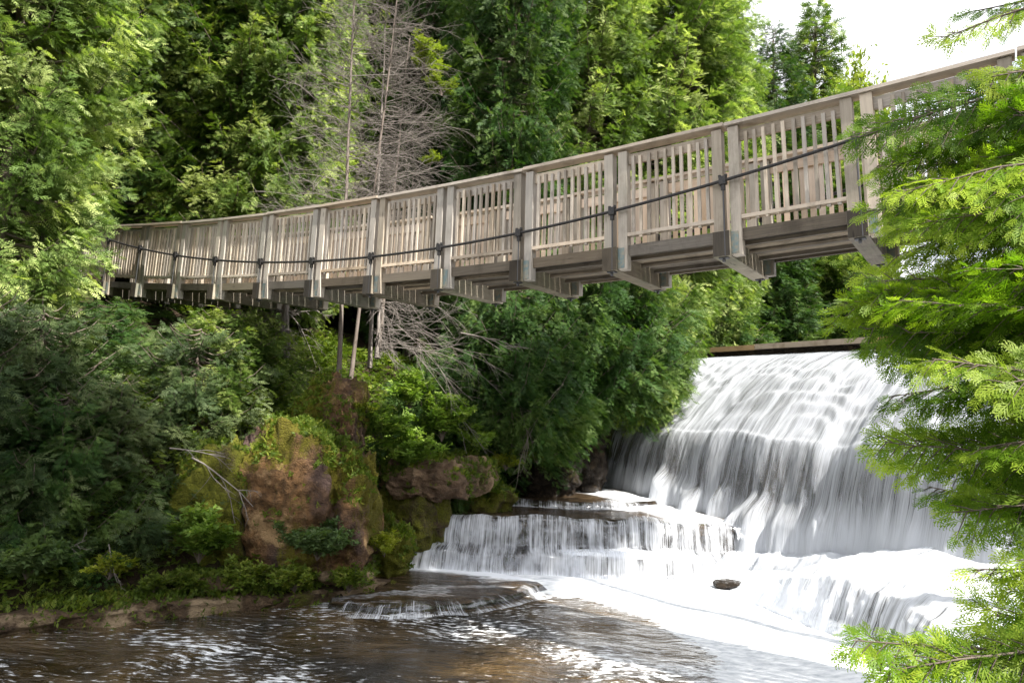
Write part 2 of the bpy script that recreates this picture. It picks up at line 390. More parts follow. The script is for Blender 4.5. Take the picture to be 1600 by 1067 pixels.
def ground(x, y):
    return float(terrain_z(np.array([x], float), np.array([y], float))[0])

# ------------------------------------------------------------------ water: pool and aprons
px_, py_ = np.arange(-32, 16, .12), np.arange(-14, 24, .12)
PX, PY = np.meshgrid(px_, py_, indexing='ij'); P2 = np.stack([PX.ravel(), PY.ravel()], 1)
FOAML = np.array([(-1.5, 14.3), (.8, 14.1), (2.6, 14.0), (3.9, 14.1), (4.5, 13.4), (4.6, 12.3), (5.0, 11.0), (5.2, 9.7), (5.5, 8.6), (6.2, 7.6)])
fd = seg_dist(P2, FOAML)
wid = np.interp(P2[:, 0], [-2, 0, 1.5, 3, 3.8, 5], [.35, .5, .9, 2.2, 3.5, 4.2])
wob = fbm(np.stack([P2[:, 0] * .9, P2[:, 1] * 1.3, P2[:, 0] * 0 + 4], 1), 4)
foam = np.clip(1.15 * (1 - fd / (wid * 1.25)) + wob * .9 * np.clip(1 - fd / 6, 0, 1), 0, 1.1)
nearleft = np.clip(1 - seg_dist(P2, LB[3:8]) / 2.2, 0, 1)
foam = np.maximum(foam, 0) + .09 * np.clip((9.5 - P2[:, 1]) / 3, 0, 1)
ii = inside(P2, RIVER) & (((P2 - CA) @ CG) > 1.0)
Q = grid_faces(len(px_), len(py_)); keep = (seg_dist(P2, RIVER) < .5) | ii
keep &= ((P2 - CA) @ CG) > 1.0
Q = Q[keep[Q].all(1)]
V = np.stack([PX.ravel(), PY.ravel(), .02 * fbm(np.stack([PX.ravel() * 1.2, PY.ravel() * 2, PX.ravel() * 0], 1), 3) + .12 * np.clip(foam - .5, 0, 1)], 1)
used = np.unique(Q); remap = np.zeros(len(V), int); remap[used] = np.arange(len(used))
me = np_mesh('river_water', V[used], remap[Q], M['pool'], smooth=True, foam=foam[used])
tag(link('river_water', me), kind='structure')
# still water held behind the dam
b0 = CA + CG * -.35
pts = [b0 - CC * 1.5, b0 + CC * 12.4, b0 + CC * 14 - CG * 30, b0 - CC * 6 - CG * 30]
me = np_mesh('reservoir_water', [(p[0], p[1], 5.22) for p in pts], [[0, 1, 2, 3]], M['pool'], foam=[0] * 4)
tag(link('reservoir_water', me), kind='structure')

# ------------------------------------------------------------------ rocks
def prism(name, poly, ztop, zbot, mat, step=.12, amp=.05, round_=.08, label=None, cat='rock', film=None, foamf=None, seed=0, layer=.0):
    """a slab of bedrock: densely gridded top with a ragged, layered rim"""
    poly = np.array(poly, float); n = len(poly)
    L = [];
    for i in range(n):
        a, b = poly[i], poly[(i + 1) % n]; k = max(2, int(np.linalg.norm(b - a) / step))
        L += [a + (b - a) * j / k for j in range(k)]
    L = np.array(L); c = L.mean(0); m = len(L)
    nn = fbm(np.stack([L[:, 0] * 1.3 + seed, L[:, 1] * 1.3, L[:, 0] * 0], 1), 4)
    L = c + (L - c) * (1 + nn[:, None] * (.22 if layer == 0 else .10)) + (0 if layer == 0 else .55 * np.stack([fbm(np.stack([L[:, 0] * 2.2, L[:, 1] * 2.2, L[:, 0] * 0 + 9 * q], 1), 4) for q in range(2)], 1))
    rings = []
    nr = 14
    for k in range(nr):                                   # top, from the middle outward
        s = (k + .2) / (nr - .2); p = c + (L - c) * s
        z = ztop + amp * 1.6 * fbm(np.stack([p[:, 0] * 2, p[:, 1] * 2, p[:, 0] * 0 + seed], 1), 4) - round_ * max(0, s - .85) / .15 * .6
        rings.append(np.column_stack([p, z]))
    h = ztop - zbot; ns = max(4, int(h / (.025 if layer else .07)))
    for k in range(1, ns + 1):
        z = ztop - round_ * .6 - h * k / ns
        hor = fbm(np.stack([L[:, 0] * 1.5, L[:, 1] * 1.5, np.full(m, z * (7 if layer else 3) + seed)], 1), 4)
        d = (L - c); d = d / np.linalg.norm(d, axis=1, keepdims=True)
        st_ = layer * 1.1 * (vnoise(np.stack([L[:, 0] * .35 + seed * 3.1, np.full(m, z * 13.), L[:, 1] * .35], 1)) - .5) + (layer > 0) * .10 * fbm(np.stack([L[:, 0] * 6, L[:, 1] * 6, np.full(m, z * 22.)], 1), 3)
        st_ = st_[:, None]
        p = L + d * (hor[:, None] * (.22 + layer) + .03 + st_)
        rings.append(np.column_stack([p, np.full(m, z)]))
    R = np.array(rings); k = len(R)
    i = np.arange(k - 1)[:, None] * m; j = np.arange(m)[None, :]
    Q = np.stack([i + j, i + m + j, i + m + (j + 1) % m, i + (j + 1) % m], -1).reshape(-1, 4)
    me = np_mesh(name, R.reshape(-1, 3), Q, mat, smooth=True)
    o = link(name, me)
    if label: tag(o, label, cat)
    if film is not None:
        top = R[:nr].reshape(-1, 3).copy(); top[:, 2] += .012
        fo = np.zeros(len(top)) if foamf is None else foamf(top)
        me = np_mesh('water_film', top, Q[: (nr - 1) * m], M['film'], smooth=True, foam=fo)
        link('water_film', me, o)
    return o
def boulder(name, c, r, mat, label, amp=.3, fr=1.4, seed=0, res=64, flute=0., squash=None, cat='rock'):
    c, r = np.array(c, float), np.array(r, float)
    th = np.linspace(0, 2 * np.pi, 2 * res, endpoint=False); ph = np.linspace(.02, np.pi - .02, res)
    T, Pp = np.meshgrid(th, ph, indexing='ij')
    D = np.stack([np.sin(Pp) * np.cos(T), np.sin(Pp) * np.sin(T), np.cos(Pp)], -1).reshape(-1, 3)
    D = np.sign(D) * np.abs(D) ** .8
    W = D * r + c
    Wj = W + .18 * np.stack([fbm(W * 2.1 + q * 17, 3) for q in range(3)], -1)
    rid = 1 - np.abs(2 * vnoise(Wj * np.array([2.6, 2.6, 3.6]) + seed * 3) - 1); rid2 = 1 - np.abs(2 * vnoise(Wj * np.array([6.5, 6.5, 7.5]) + seed) - 1)
    kr = min(1., .55 / r.mean())
    f = 1 + amp * 2 * fbm(W * fr / r.mean() * .8 + seed, 5) + flute * 2.6 * fbm(Wj * np.array([3.2, 3.2, .6]) + seed * 2, 4) + kr * (.42 * (rid - .6) + .22 * (rid2 - .6) + .16 * fbm(W * 15, 4))
    W = c + D * r * f[:, None]
    nu, nv = 2 * res, res
    i = np.arange(nu)[:, None]; j = np.arange(nv - 1)[None, :]; i2 = (i + 1) % nu
    Q = np.stack([i * nv + j, i * nv + j + 1, i2 * nv + j + 1, i2 * nv + j], -1).reshape(-1, 4)
    me = np_mesh(name, W - c, Q, mat, smooth=True)
    o = link(name, me); o.location = c
    return tag(o, label, cat)

# wet bedrock under the river steps
def foam_upper(p):
    return np.clip(1 - seg_dist(p[:, :2], np.array([(1.9, 20.3), (3.2, 18.6), (4.2, 16.6), (4.3, 15.7)])) / 1.1, 0, 1) * .95
prism('rock_ledge', [(-1.9, 17.6), (-1.9, 15.2), (-1.2, 14.95), (1.2, 15.15), (3.3, 15.45), (4.3, 15.6), (5.3, 16.0), (5.2, 17.6), (3.3, 21.0), (.6, 19.6)], 1.0, -.5, M['wetrock'], amp=.03,
      label='wide dark wet rock ledge that the lower cascade spills over', film=1, foamf=foam_upper, seed=3)
prism('rock_ledge', [(-.9, 17.4), (1.2, 17.1), (2.7, 17.4), (4.0, 18.6), (3.2, 20.6), (.4, 19.4)], 1.13, .6, M['wetrock'], amp=.02,
      label='thin upper rock step between the tall waterfall and the wide wet ledge', film=1, foamf=lambda p: np.clip(foam_upper(p) * 1.1, 0, 1), seed=5)
prism('rock_ledge', [(1.0, 15.0), (1.2, 14.62), (2.4, 14.5), (3.8, 14.55), (4.1, 14.75), (4.1, 15.5), (2.6, 15.5)], .44, -.5, M['wetrock'], amp=.03,
      label='narrow low rock step at the foot of the lower cascade', film=1, foamf=lambda p: np.full(len(p), .62), seed=8)
prism('rock_shelf', [(-2.7, 11.55), (-1.6, 11.5), (-.5, 11.95), (.25, 12.6), (.95, 13.5), (.6, 14.2), (-.8, 14.6), (-2.6, 14.6), (-2.9, 13)], .075, -.6, M['wetrock'], amp=.03, round_=.04,
      label='flat brown wet rock shelf barely above the dark pool', film=1,
      foamf=lambda p: .8 * np.clip(1 - seg_dist(p[:, :2], np.array([(-1.9, 14.3), (.6, 14.05)])) / .45, 0, 1) + .3 * (fbm(p * np.array([.8, 3, 1]), 3) > .12), seed=11)
prism('rock_shelf', [(5.9, 13.0), (5.6, 12.4), (5.8, 11.6), (6.1, 10.8), (6.2, 9.9), (6.3, 9.2), (7.2, 8.6), (8.8, 9.3), (10.5, 11.8), (8.5, 13.4), (6.8, 14.2)], .45, -.6, M['wetrock'], amp=.12, round_=.2,
      label='low rock shelf at the foot of the tall waterfall, buried in white water', seed=17)

# left bank rocks
boulder('rock_outcrop', (-3.75, 12.95, 1.0), (1.15, .85, 1.75), M['tufa'], 'tall mossy brown tufa bluff rising from the pool edge under the footbridge', amp=.20, fr=2.2, seed=2, flute=.16, res=170)
boulder('rock_outcrop', (-2.75, 12.95, 1.0), (.55, .7, 1.35), M['tufa'], 'rounded purple-brown tufa knob beside the lower cascade', amp=.18, fr=2.2, seed=21, flute=.16, res=140)
boulder('rock_outcrop', (-4.9, 12.75, .8), (.8, .8, 1.5), M['mossrock'], 'olive moss covered rock wall on the shaded side of the tufa bluff', amp=.2, fr=2, seed=23, flute=.18, res=140)
boulder('rock_outcrop', (-3.35, 13.75, 2.75), (.62, .55, .85), M['tufa'], 'bare brown rock knob holding the roots of the dead trees', amp=.22, fr=2, seed=25, flute=.08, res=120)
boulder('overhanging_rock', (-1.62, 14.85, 1.75), (.85, .7, .40), M['tanrock'], 'tan rock slab overhanging the pool bank beneath green shrubs', amp=.26, fr=2, seed=31, res=120)
boulder('overhanging_rock', (-.8, 15.45, 1.80), (.55, .5, .36), M['tanrock'], 'smaller tan rock beside the overhanging slab', amp=.28, fr=2, seed=33, res=64)
boulder('bank_rock', (-1.9, 14.95, .95), (.7, .6, .75), M['mossrock'], 'dark mossy rock under the tan overhanging slab', amp=.24, fr=2, seed=35, res=100)
boulder('bank_rock', (-2.2, 13.9, .45), (.5, .5, .55), M['mossrock'], 'bright mossy boulder at the dark end of the lower cascade', amp=.25, fr=2, seed=36, res=64)
boulder('bank_rock', (-.55, 16.3, 1.15), (.75, .6, .42), M['mossrock'], 'yellow mossy rock at the edge of the wide wet ledge', amp=.25, fr=2, seed=37, res=64)
boulder('bank_rock', (.9, 18.5, 1.9), (.9, 1.0, 1.0), M['wetrock'], 'dark rock wall in the hollow left of the tall waterfall', amp=.25, fr=1.8, seed=39, res=100)
boulder('bank_rock', (2.0, 20.1, 2.0), (.7, .8, 1.2), M['wetrock'], 'dark rock at the very edge of the tall waterfall', amp=.22, fr=1.8, seed=41, res=100)
boulder('river_stone', (2.2, 19.1, 1.25), (.22, .14, .10), M['wetrock'], 'small dark stone in the foam under the tall waterfall', amp=.2, seed=43, res=32)
boulder('river_stone', (4.35, 14.05, .13), (.26, .18, .08), M['wetrock'], 'dark brown stone breaking the foam at the end of the lower cascade', amp=.25, seed=44, res=36)
prism('shore_ledge', [(-10.2, 8.3), (-7.0, 9.25), (-5.2, 10.55), (-4.0, 11.2), (-2.9, 11.75), (-2.2, 12.2), (-2.1, 12.9), (-3.2, 12.9), (-5.2, 12.2), (-8, 11), (-10.5, 10)], .19, -.5, M['ledgerock'], amp=.16, round_=.03,
      label='long layered brown rock ledge along the water under the cedars', seed=51, layer=.26, step=.05)
for k, (x, y, z, a, b, c_) in enumerate([(-2.6, 12.3, .34, .42, .3, .10), (-3.4, 12.0, .36, .35, .25, .1), (-4.6, 11.5, .33, .5, .3, .12)]):
    boulder('shore_stone', (x, y, z), (a, b, c_), M['ledgerock'] if k != 1 else M['mossrock'],
            ['sunlit tan flat stone at the tip of the shore ledge', 'small mossy flat stone on the shore ledge', 'flat brown stone on the shore ledge below the tufa bluff'][k], amp=.25, fr=2, seed=61 + k, res=36)

# ------------------------------------------------------------------ waterfall
BASEZ = ([-2, 0, 2.8, 4.4, 6, 7.5, 9, 14], [1.15, 1.15, 1.02, .6, .4, .72, .92, .95])
def falls_pt(a, t, off=0.):
    """a metres along the crest, t in 0..2: 0-1 the stepped slope, 1-2 the free drop"""
    bl = 3.3 + .8 * fbm(np.stack([a * .55, a * 0, a * 0 + 2.], 1), 3)
    zl = 2.95 + .5 * fbm(np.stack([a * .7, a * 0 + 9, a * 0], 1), 3)
    zb = np.interp(a, *BASEZ)
    s = np.clip(t, 0, 1); q = np.clip(t - 1, 0, 1); ap = np.clip(t - 2, 0, 1)
    ph = 7.0 * s + 2.6 * fbm(np.stack([a * .8, s * 2.2, a * 0 + 5], 1), 3) * 2
    st = s + .010 * np.sin(2 * np.pi * ph) * np.sin(np.pi * np.clip(s, 0, 1)) ** .5
    z1 = 5.16 - (5.16 - zl) * (.36 * st + .64 * st ** 2.2)
    hump = np.interp(a, [1.5, 3.4, 5.6, 8.5], [0, 1, 1, .2]) * (.75 + 1.1 * fbm(np.stack([a * 1.5, a * 0, a * 0 + 7], 1), 3))
    q0 = .58 + .55 * fbm(np.stack([a * 2.1, a * 0 + 21, a * 0], 1), 3)
    hump = hump * np.clip(.55 + 2.6 * fbm(np.stack([a * 2.6, a * 0 + 31, a * 0], 1), 3), 0, 1.3)
    b = s * bl + .60 * q ** .7 + hump * .55 * sst(q0, q0 + .22, q) + .8 * ap
    zd = q ** 1.2
    z = np.where(t <= 1, z1, zl - (zl - zb) * zd)
    z = z + np.where(t > 1.6, sst(1.8, 2.1, t) * .30 * fbm(np.stack([a * 1.7, t * 2.2, a * 0 + 11], 1), 4), 0) - .28 * ap ** 1.5 - np.interp(a, [2.5, 3.8], [0, 1]) * zb * ap ** 2
    rip = fbm(np.stack([a * 3.2, t * 1.6, a * 0], 1), 4)
    rip2 = fbm(np.stack([a * 1.1, t * 5, a * 0 + 3], 1), 4)
    b = b + rip * .22 * sst(.02, .3, t) * (1 - .3 * sst(1.7, 2, t)) - off * np.where(t > 1, .9, .3)
    z = z + rip2 * .13 * sst(.0, .2, t) * (1 - sst(.9, 1.05, t)) - off * np.where(t > 1, .2, 1.)
    p = CA[None] + CC[None] * a[:, None] + CG[None] * b[:, None]
    return np.column_stack([p, z])
def falls_grid(a0, a1, na, nt_, off=0.):
    A, T = np.meshgrid(np.linspace(a0, a1, na), np.concatenate([np.linspace(0, 1, nt_), np.linspace(1, 2, nt_)[1:]] + ([np.linspace(2, 3, nt_ // 2)[1:]] if off == 0 else [])), indexing='ij')
    P = falls_pt(A.ravel(), T.ravel(), off); n2 = T.shape[1]
    S = P.reshape(na, n2, 3); L = np.concatenate([np.zeros((na, 1)), np.cumsum(np.linalg.norm(np.diff(S, axis=1), axis=2), axis=1)], 1)
    return P, A, T, L, grid_faces(na, n2)
P, A, T, L, Q = falls_grid(-.7, 13.2, 420, 70)
fo = .25 + .4 * fbm(np.stack([A.ravel() * .5, T.ravel() * .8, A.ravel() * 0 + 1], 1), 3) * 2
fo += .36 * np.clip(1.08 - T.ravel(), 0, 1) ** .35 * .55 + .55 * sst(1.55, 1.95, T.ravel()) - .7 * sst(.25, -.7, A.ravel()) + .14 * sst(4.5, 9, A.ravel())
fo += .10 + .20 * sst(.80, 1.0, T.ravel()) - .22 * sst(1.15, 1.5, T.ravel()) - .10 * sst(1.15, 1.3, T.ravel()) * (1 - sst(1.5, 1.8, T.ravel()))
fo -= .7 * sst(.10, .0, T.ravel()); fo -= 1.1 * sst(2.2, 3., T.ravel()) + .35 * sst(2.0, 2.3, T.ravel()) * sst(3.5, .5, A.ravel())
uv = np.stack([A.ravel(), L.ravel()], 1)[Q].reshape(-1, 2)
root = empty('waterfall', (*(CA + CG * 3.8), 1.0), 'tall white waterfall streaming down a stepped slope below the dam', 'waterfall')
base = wloc(root)
me = np_mesh('falling_water', P - base, Q, M['falls'], uv=uv, smooth=True, foam=fo); link('falling_water', me, root)
P, A, T, L, Q = falls_grid(-.9, 13.4, 220, 50, .11)
P[:, 2] -= .05; P[T.ravel() > 1.99, 2] = -.6
me = np_mesh('falls_bedrock', P, Q, M['wetrock'], smooth=True)
tag(link('falls_bedrock', me), 'dark wet bedrock slope showing between the streaks of the tall waterfall', 'rock')

def sheet(name, lip, out, prof, mat, label, cat='cascade', step=.03, seed=0, foamb=.25, foamend=.5, jag=.2, group=None, zmul=None):
    """water over a lip: lip polyline (x,y), outward direction; prof rows (distance, z)"""
    lip = np.array(lip, float); seg = np.linalg.norm(np.diff(lip, axis=0), axis=1); cum = np.concatenate([[0], np.cumsum(seg)])
    u = np.arange(0, cum[-1], step); C = np.column_stack([np.interp(u, cum, lip[:, i]) for i in range(2)])
    # profile lengths resampled
    pr = np.array(prof, float); ps = np.concatenate([[0], np.cumsum(np.linalg.norm(np.diff(pr, axis=0), axis=1))])
    v = np.arange(0, ps[-1] + .02, .03); pd = np.interp(v, ps, pr[:, 0]); pz = np.interp(v, ps, pr[:, 1])
    out = np.array(out, float); cu = cum if len(out) == len(cum) else np.linspace(0, cum[-1], len(out))
    out = np.column_stack([np.interp(u, cu, out[:, i]) for i in range(2)])
    out /= np.linalg.norm(out, axis=1, keepdims=True)
    U, Vv = np.meshgrid(u, v, indexing='ij')
    j = fbm(np.stack([U * 2.1, U * 0 + seed, Vv * 0], -1), 4) + .5 * fbm(np.stack([U * 7, U * 0 + seed, Vv * 3], -1), 3)
    zt = fbm(np.stack([U * 1.2, U * 0 + seed + 5, Vv * 1.5], -1), 4)
    fall = np.clip((pz[0] - pz) / (pz[0] - pz[-1]), 0, 1)[None, :]
    D = pd[None, :] + j * jag * (.5 + .5 * fall)
    X = C[:, None, 0] + out[:, None, 0] * D; Y = C[:, None, 1] + out[:, None, 1] * D
    Z = pz[None, :] + zt * (.28 if jag < .4 else .34) * (1 - .6 * fall)
    if zmul is not None: Z = np.where(Z > 0, Z * np.interp(u, cum, zmul)[:, None], Z)
    P = np.stack([X, Y, Z], -1).reshape(-1, 3); Q = grid_faces(len(u), len(v))
    edge = np.clip(np.minimum(U, cum[-1] - U) / .35, 0, 1)
    fo = foamb + foamend * sst(.75, 1, fall + 0 * U) + .5 * fbm(np.stack([U * .8, U * 0 + seed, Vv * .4], -1), 3) - .8 * (1 - edge)
    fo = fo - .5 * sst(.12, 0, Vv)
    uv = np.stack([U.ravel(), Vv.ravel()], 1)[Q].reshape(-1, 2)
    c = P.mean(0)
    me = np_mesh(name, P - c, Q, mat, uv=uv, smooth=True, foam=fo.ravel()); o = link(name, me); o.location = c
    return tag(o, label, cat, group)
sheet('cascade', [(-1.85, 15.25), (-1.2, 14.95), (-.4, 15.0), (.6, 15.05), (1.6, 15.2), (2.6, 15.35), (3.6, 15.5), (4.6, 15.5), (5.1, 15.5)],
      [(-.5, -1), (-.25, -1), (-.05, -1), (0, -1), (0, -1), (.05, -1), (.1, -1), (0, -1), (.1, -1)],
      [(-.25, 1.06), (-.02, 1.05), (.1, .98), (.2, .75), (.26, .5), (.42, .46), (.6, .40), (.66, .25), (.74, .08), (.95, -.05)], M['casc'],
      'wide curtain of white water dropping over the lower rock ledge', seed=4, foamb=.34, foamend=.4, jag=.34)
sheet('cascade', [(-1.0, 17.1), (.3, 17.0), (1.4, 17.0), (2.4, 17.15), (3.4, 17.3)], [(-.2, -1), (0, -1), (0, -1), (.1, -1), (.1, -1)],
      [(-.1, 1.22), (.06, 1.19), (.13, 1.10), (.16, 1.03), (.35, 1.02)], M['casc'], 'thin line of water slipping over the upper rock step', seed=14, foamb=.22, foamend=.3, jag=.12)
sheet('cascade', [(1.0, 14.72), (1.8, 14.55), (2.8, 14.5), (3.8, 14.55), (4.45, 14.65)], [(-.2, -1), (0, -1), (0, -1), (0, -1), (.1, -1)],
      [(-.25, .50), (.0, .49), (.1, .38), (.16, .12), (.4, -.05)], M['casc'], 'short white cascade below the wide curtain, running into the foam', seed=24, foamb=.38, foamend=.3, jag=.15)
sheet('cascade', [(-2.75, 11.6), (-1.7, 11.5), (-.6, 11.95), (.15, 12.6), (.85, 13.45)], [(-.1, -1), (0, -1), (.35, -.9), (.7, -.7), (.8, -.6)],
      [(-.25, .10), (.02, .085), (.12, .03), (.35, .0)], M['casc'], 'ankle high ripple of water off the flat brown shelf', seed=34, foamb=.02, foamend=.30, jag=.16)
sheet('cascade', [(5.0, 15.0), (4.75, 13.8), (4.83, 13.1), (5.03, 12.35), (5.4, 11.6), (5.7, 10.8), (5.75, 9.95), (5.8, 9.2), (6.1, 8.4), (6.8, 7.6)], [(-1, .1), (-1, .0), (-.95, -.25), (-.85, -.5), (-.88, -.45), (-.93, -.35), (-.97, -.22), (-.95, -.3), (-.8, -.6), (-.7, -.7)],
      [(-2.7, 1.22), (-1.6, 1.16), (-.7, 1.12), (-.2, 1.03), (.06, .86), (.22, .58), (.36, .27), (.46, -.05), (.7, -.1)], M['mound'],
      'broad rounded mound of white water rolling over the low shelf into the foaming pool', seed=44, foamb=.34, foamend=.35, jag=.42, step=.04, zmul=[.25, .32, .5, .85, 1., 1.02, .95, .85, .7, .6])

# dam with its timber crest
root = empty('dam', (*(CA), 4.4), 'low dam wall with an orange-brown timber cap along the top of the tall waterfall', 'dam')
m = MB(5); c3, g3 = np.array([*CC, 0]), np.array([*CG, 0]); o3 = np.array([*CA, 0])
for k in range(4):
    m.box(o3 + c3 * (-1.6 + 3.7 * k) - g3 * .35 + np.array([0, 0, 5.30 + .012 * (k % 2)]), c3 * 3.68, g3 * .42, (0, 0, .15))
m.build('crest_timber', M['log'], root)
m = MB(6); m.box(o3 + c3 * -1.6 - g3 * .34 + np.array([0, 0, 4.2]), c3 * 14.8, g3 * .3, (0, 0, 1.09)); m.build('dam_wall', M['wetrock'], root)

# ------------------------------------------------------------------ footbridge
TH = .6045
BU, BN = np.array([math.cos(TH), -math.sin(TH), 0]), np.array([math.sin(TH), math.cos(TH), 0])
B0 = np.array([-10.988, 17.894, 0]); SP = 1.5
def zb(k): return CAMZ + 1.7704 + .0112 * (k - 7) ** 2
def frame(k):
    sl = 2 * .0112 * (k - 7) / SP
    u = BU + np.array([0, 0, sl]); u /= np.linalg.norm(u)
    up = np.array([0, 0, 1.]) - BU * sl; up /= np.linalg.norm(up)
    return B0 + BU * SP * k + np.array([0, 0, zb(k)]), u, up
W, HP = 1.408, 1.578
K0, K1 = 0, 15
br = empty('footbridge', tuple(frame(7)[0]), 'weathered timber suspension footbridge slung across the gorge on dark steel cables', 'footbridge')
def part(mb, name, mat, par=br): return mb.build(name, mat, par)
def bar(mb, k, u0, n0, z0, du, dn, dz, t=None):
    O, u, up = frame(k); mb.box(O + u * u0 + BN * n0 + up * z0, u * du, BN * dn, up * dz, t)
def span(mb, ka, ua, kb, ub, n0, z0, dn, dz, t=None):
    """straight board from station ka (+ua) to kb (+ub)"""
    Oa, ux, upa = frame(ka); Ob, uy, upb = frame(kb)
    a = Oa + ux * ua + BN * n0 + upa * z0; b = Ob + uy * ub + BN * n0 + upb * z0
    up = upa + upb; up /= np.linalg.norm(up)
    mb.box(a, b - a, BN * dn, up * dz, t)
rr = RS(99)
PW = .125
for k in range(K0, K1 + 1):
    s = 1000 + k * 10
    m = MB(s); bar(m, k, -.212, -.06, -.03, .207, W + .285, .31)
    bm = part(m, 'cross_beam', M['wood_beam'])
    m = MB(s + 7); bar(m, k, -.209, -.064, -.027, .201, .0045, .304); m.build('end_grain', M['wood_end'], bm)
    for nn in (-.03, W + .10):          # washer plate and nut of each hanger under the beam
        m = MB(s + 1); bar(m, k, -.155, nn, -.046, .11, .09, .015); bar(m, k, -.118, nn + .03, -.085, .03, .03, .038)
        m.build('washer_plate', M['rod'], bm)
    for side, nb in ((0, 0.), (1, W)):
        e = rr.rand() * .02
        m = MB(s + 2 + side); bar(m, k, -.207, nb, .284, PW, PW, HP - .284 + e); part(m, 'post', M['wood_post'])
        m = MB(s + 4 + side); bar(m, k, 0, nb, -.02 if k != 12 else -.02, PW, PW, HP + .02 + e); p = part(m, 'post', M['wood_post'])
        m = MB(s + 6 + side); bar(m, k, -.003, nb - .008, .0, .09, .009, .27); m.build('metal_plate', M['plate'], p)
        # clamp and hanger in the gap between the posts
        nc = nb - .055 if side == 0 else nb + PW + .055
        zc = .595 + .0193 * (k - 7) ** 2
        m = MB(s + 8); bar(m, k, -.105, nc - .035, zc - .05, .085, .07, .10); bar(m, k, -.085, nc - .02, zc - .12, .045, .04, .08)
        bar(m, k, -.115, nc - .015, zc + .045, .03, .03, .03); bar(m, k, -.04, nc - .015, zc + .045, .03, .03, .03)
        cl = m.build('cable_clamp', M['cable'], br)
        O, u, up = frame(k); a = O + u * -.063 + BN * nc
        m = MB(s + 9); m.tube([a + up * (zc - .1), a + up * .5 * zc, a + up * -.03], .011, 6); m.build('hanger_rod', M['rod'], cl)
for k in range(K0, K1):
    s = 3000 + k * 10
    # deck boards run along the bridge between the beams, edged by dark fascia boards
    m = MB(s)
    nbd = 9; bw = (W - .02) / nbd
    for j in range(nbd):
        span(m, k, .004, k + 1, -.207, .10 + j * bw, .20 + .008 * rr.rand(), bw - rr.uniform(.007, .015), .038)
    for j in range(3):
        span(m, k, .004, k + 1, -.207, .27 + j * .45, .150, .04, .046)
    part(m, 'deck_boards', M['wood_deck'])
    m = MB(s + 1)
    span(m, k, PW + .002, k + 1, -.209, .045, .165, .04, .14); part(m, 'fascia_board', M['wood_deck'])
    m = MB(s + 8); span(m, k, PW + .002, k + 1, -.209, W + .06, .165, .04, .14); part(m, 'fascia_board', M['wood_deck'])
    for side, n0 in ((0, .02), (1, W + .075)):
        mt = M['wood_grey'] if side == 0 else M['wood_warm']  # near panels greyer, far panels a warmer tan
        m = MB(s + 2 + side)
        Oa, ua, upa = frame(k); Ob, ub, upb = frame(k + 1)
        a0 = Oa + ua * (PW + .02); a1 = Ob + ub * (-.225)
        nbal = 10
        for j in range(nbal):
            f = (j + .5) / nbal; q = a0 + (a1 - a0) * f
            up = upa * (1 - f) + upb * f
            lean = ua * rr.uniform(-.008, .008)
            w = rr.uniform(.034, .044) if side == 0 else rr.uniform(.05, .075)
            zl = .40 if side == 0 else .28
            m.box(q - ua * w / 2 + BN * (n0 + rr.uniform(-.003, .003)) + up * (zl - .0 + rr.uniform(-.012, .012)), ua * w, BN * .038, up * (1.50 - zl) + lean)
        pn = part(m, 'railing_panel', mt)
        m = MB(s + 4 + side)
        nr_ = n0 + .041 if side == 0 else n0 - .041
        span(m, k, PW + .002, k + 1, -.209, nr_ - (.0 if side == 0 else .0), .405, .038, .085) if side else span(m, k, PW + .002, k + 1, -.209, n0 - .012, .42, .10, .045)
        m.build('bottom_rail', M['wood_rail'] if side == 0 else mt, pn)
        m = MB(s + 6 + side)
        span(m, k, PW + .002, k + 1, -.209, nr_, 1.41, .038, .14)
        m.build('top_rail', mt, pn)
for k in range(-1, K1, 2):               # the handrail caps run over two panels each
    for side, n0 in ((0, -.035), (1, W - .035)):
        m = MB(4000 + k * 3 + side)
        ks = [max(k, K0), k + 1, min(k + 2, K1)]
        O = [frame(q)[0] + frame(q)[2] * (HP + .022) + BN * n0 for q in ks]; U_ = [frame(q)[1] for q in ks]
        O[0] = O[0] + U_[0] * -.03; O[2] = O[2] + U_[2] * -.05
        up = frame(ks[1])[2]
        dz = .0 if (k // 2) % 2 else .012
        for a, b in ((O[0], O[1]), (O[1], O[2])):
            if np.linalg.norm(b - a) > .1: m.box(a + up * dz, b - a, BN * .21, up * .042, t=.4 + .2 * rr.rand())
        part(m, 'handrail_cap', M['wood_rail'])
for side, nc in ((0, -.055), (1, W + PW + .055)):
    m = MB(50 + side); ks = np.linspace(-2.4, 16.6, 200)
    pts = []
    for k in ks:
        O, u, up = frame(k); pts.append(O + u * -.063 + BN * nc + up * (.595 + .0193 * (k - 7) ** 2))
    m.tube(pts, .021, 8, .5); o = part(m, 'suspension_cable', M['cable'])
    for p_ in o.data.polygons: p_.use_smooth = True

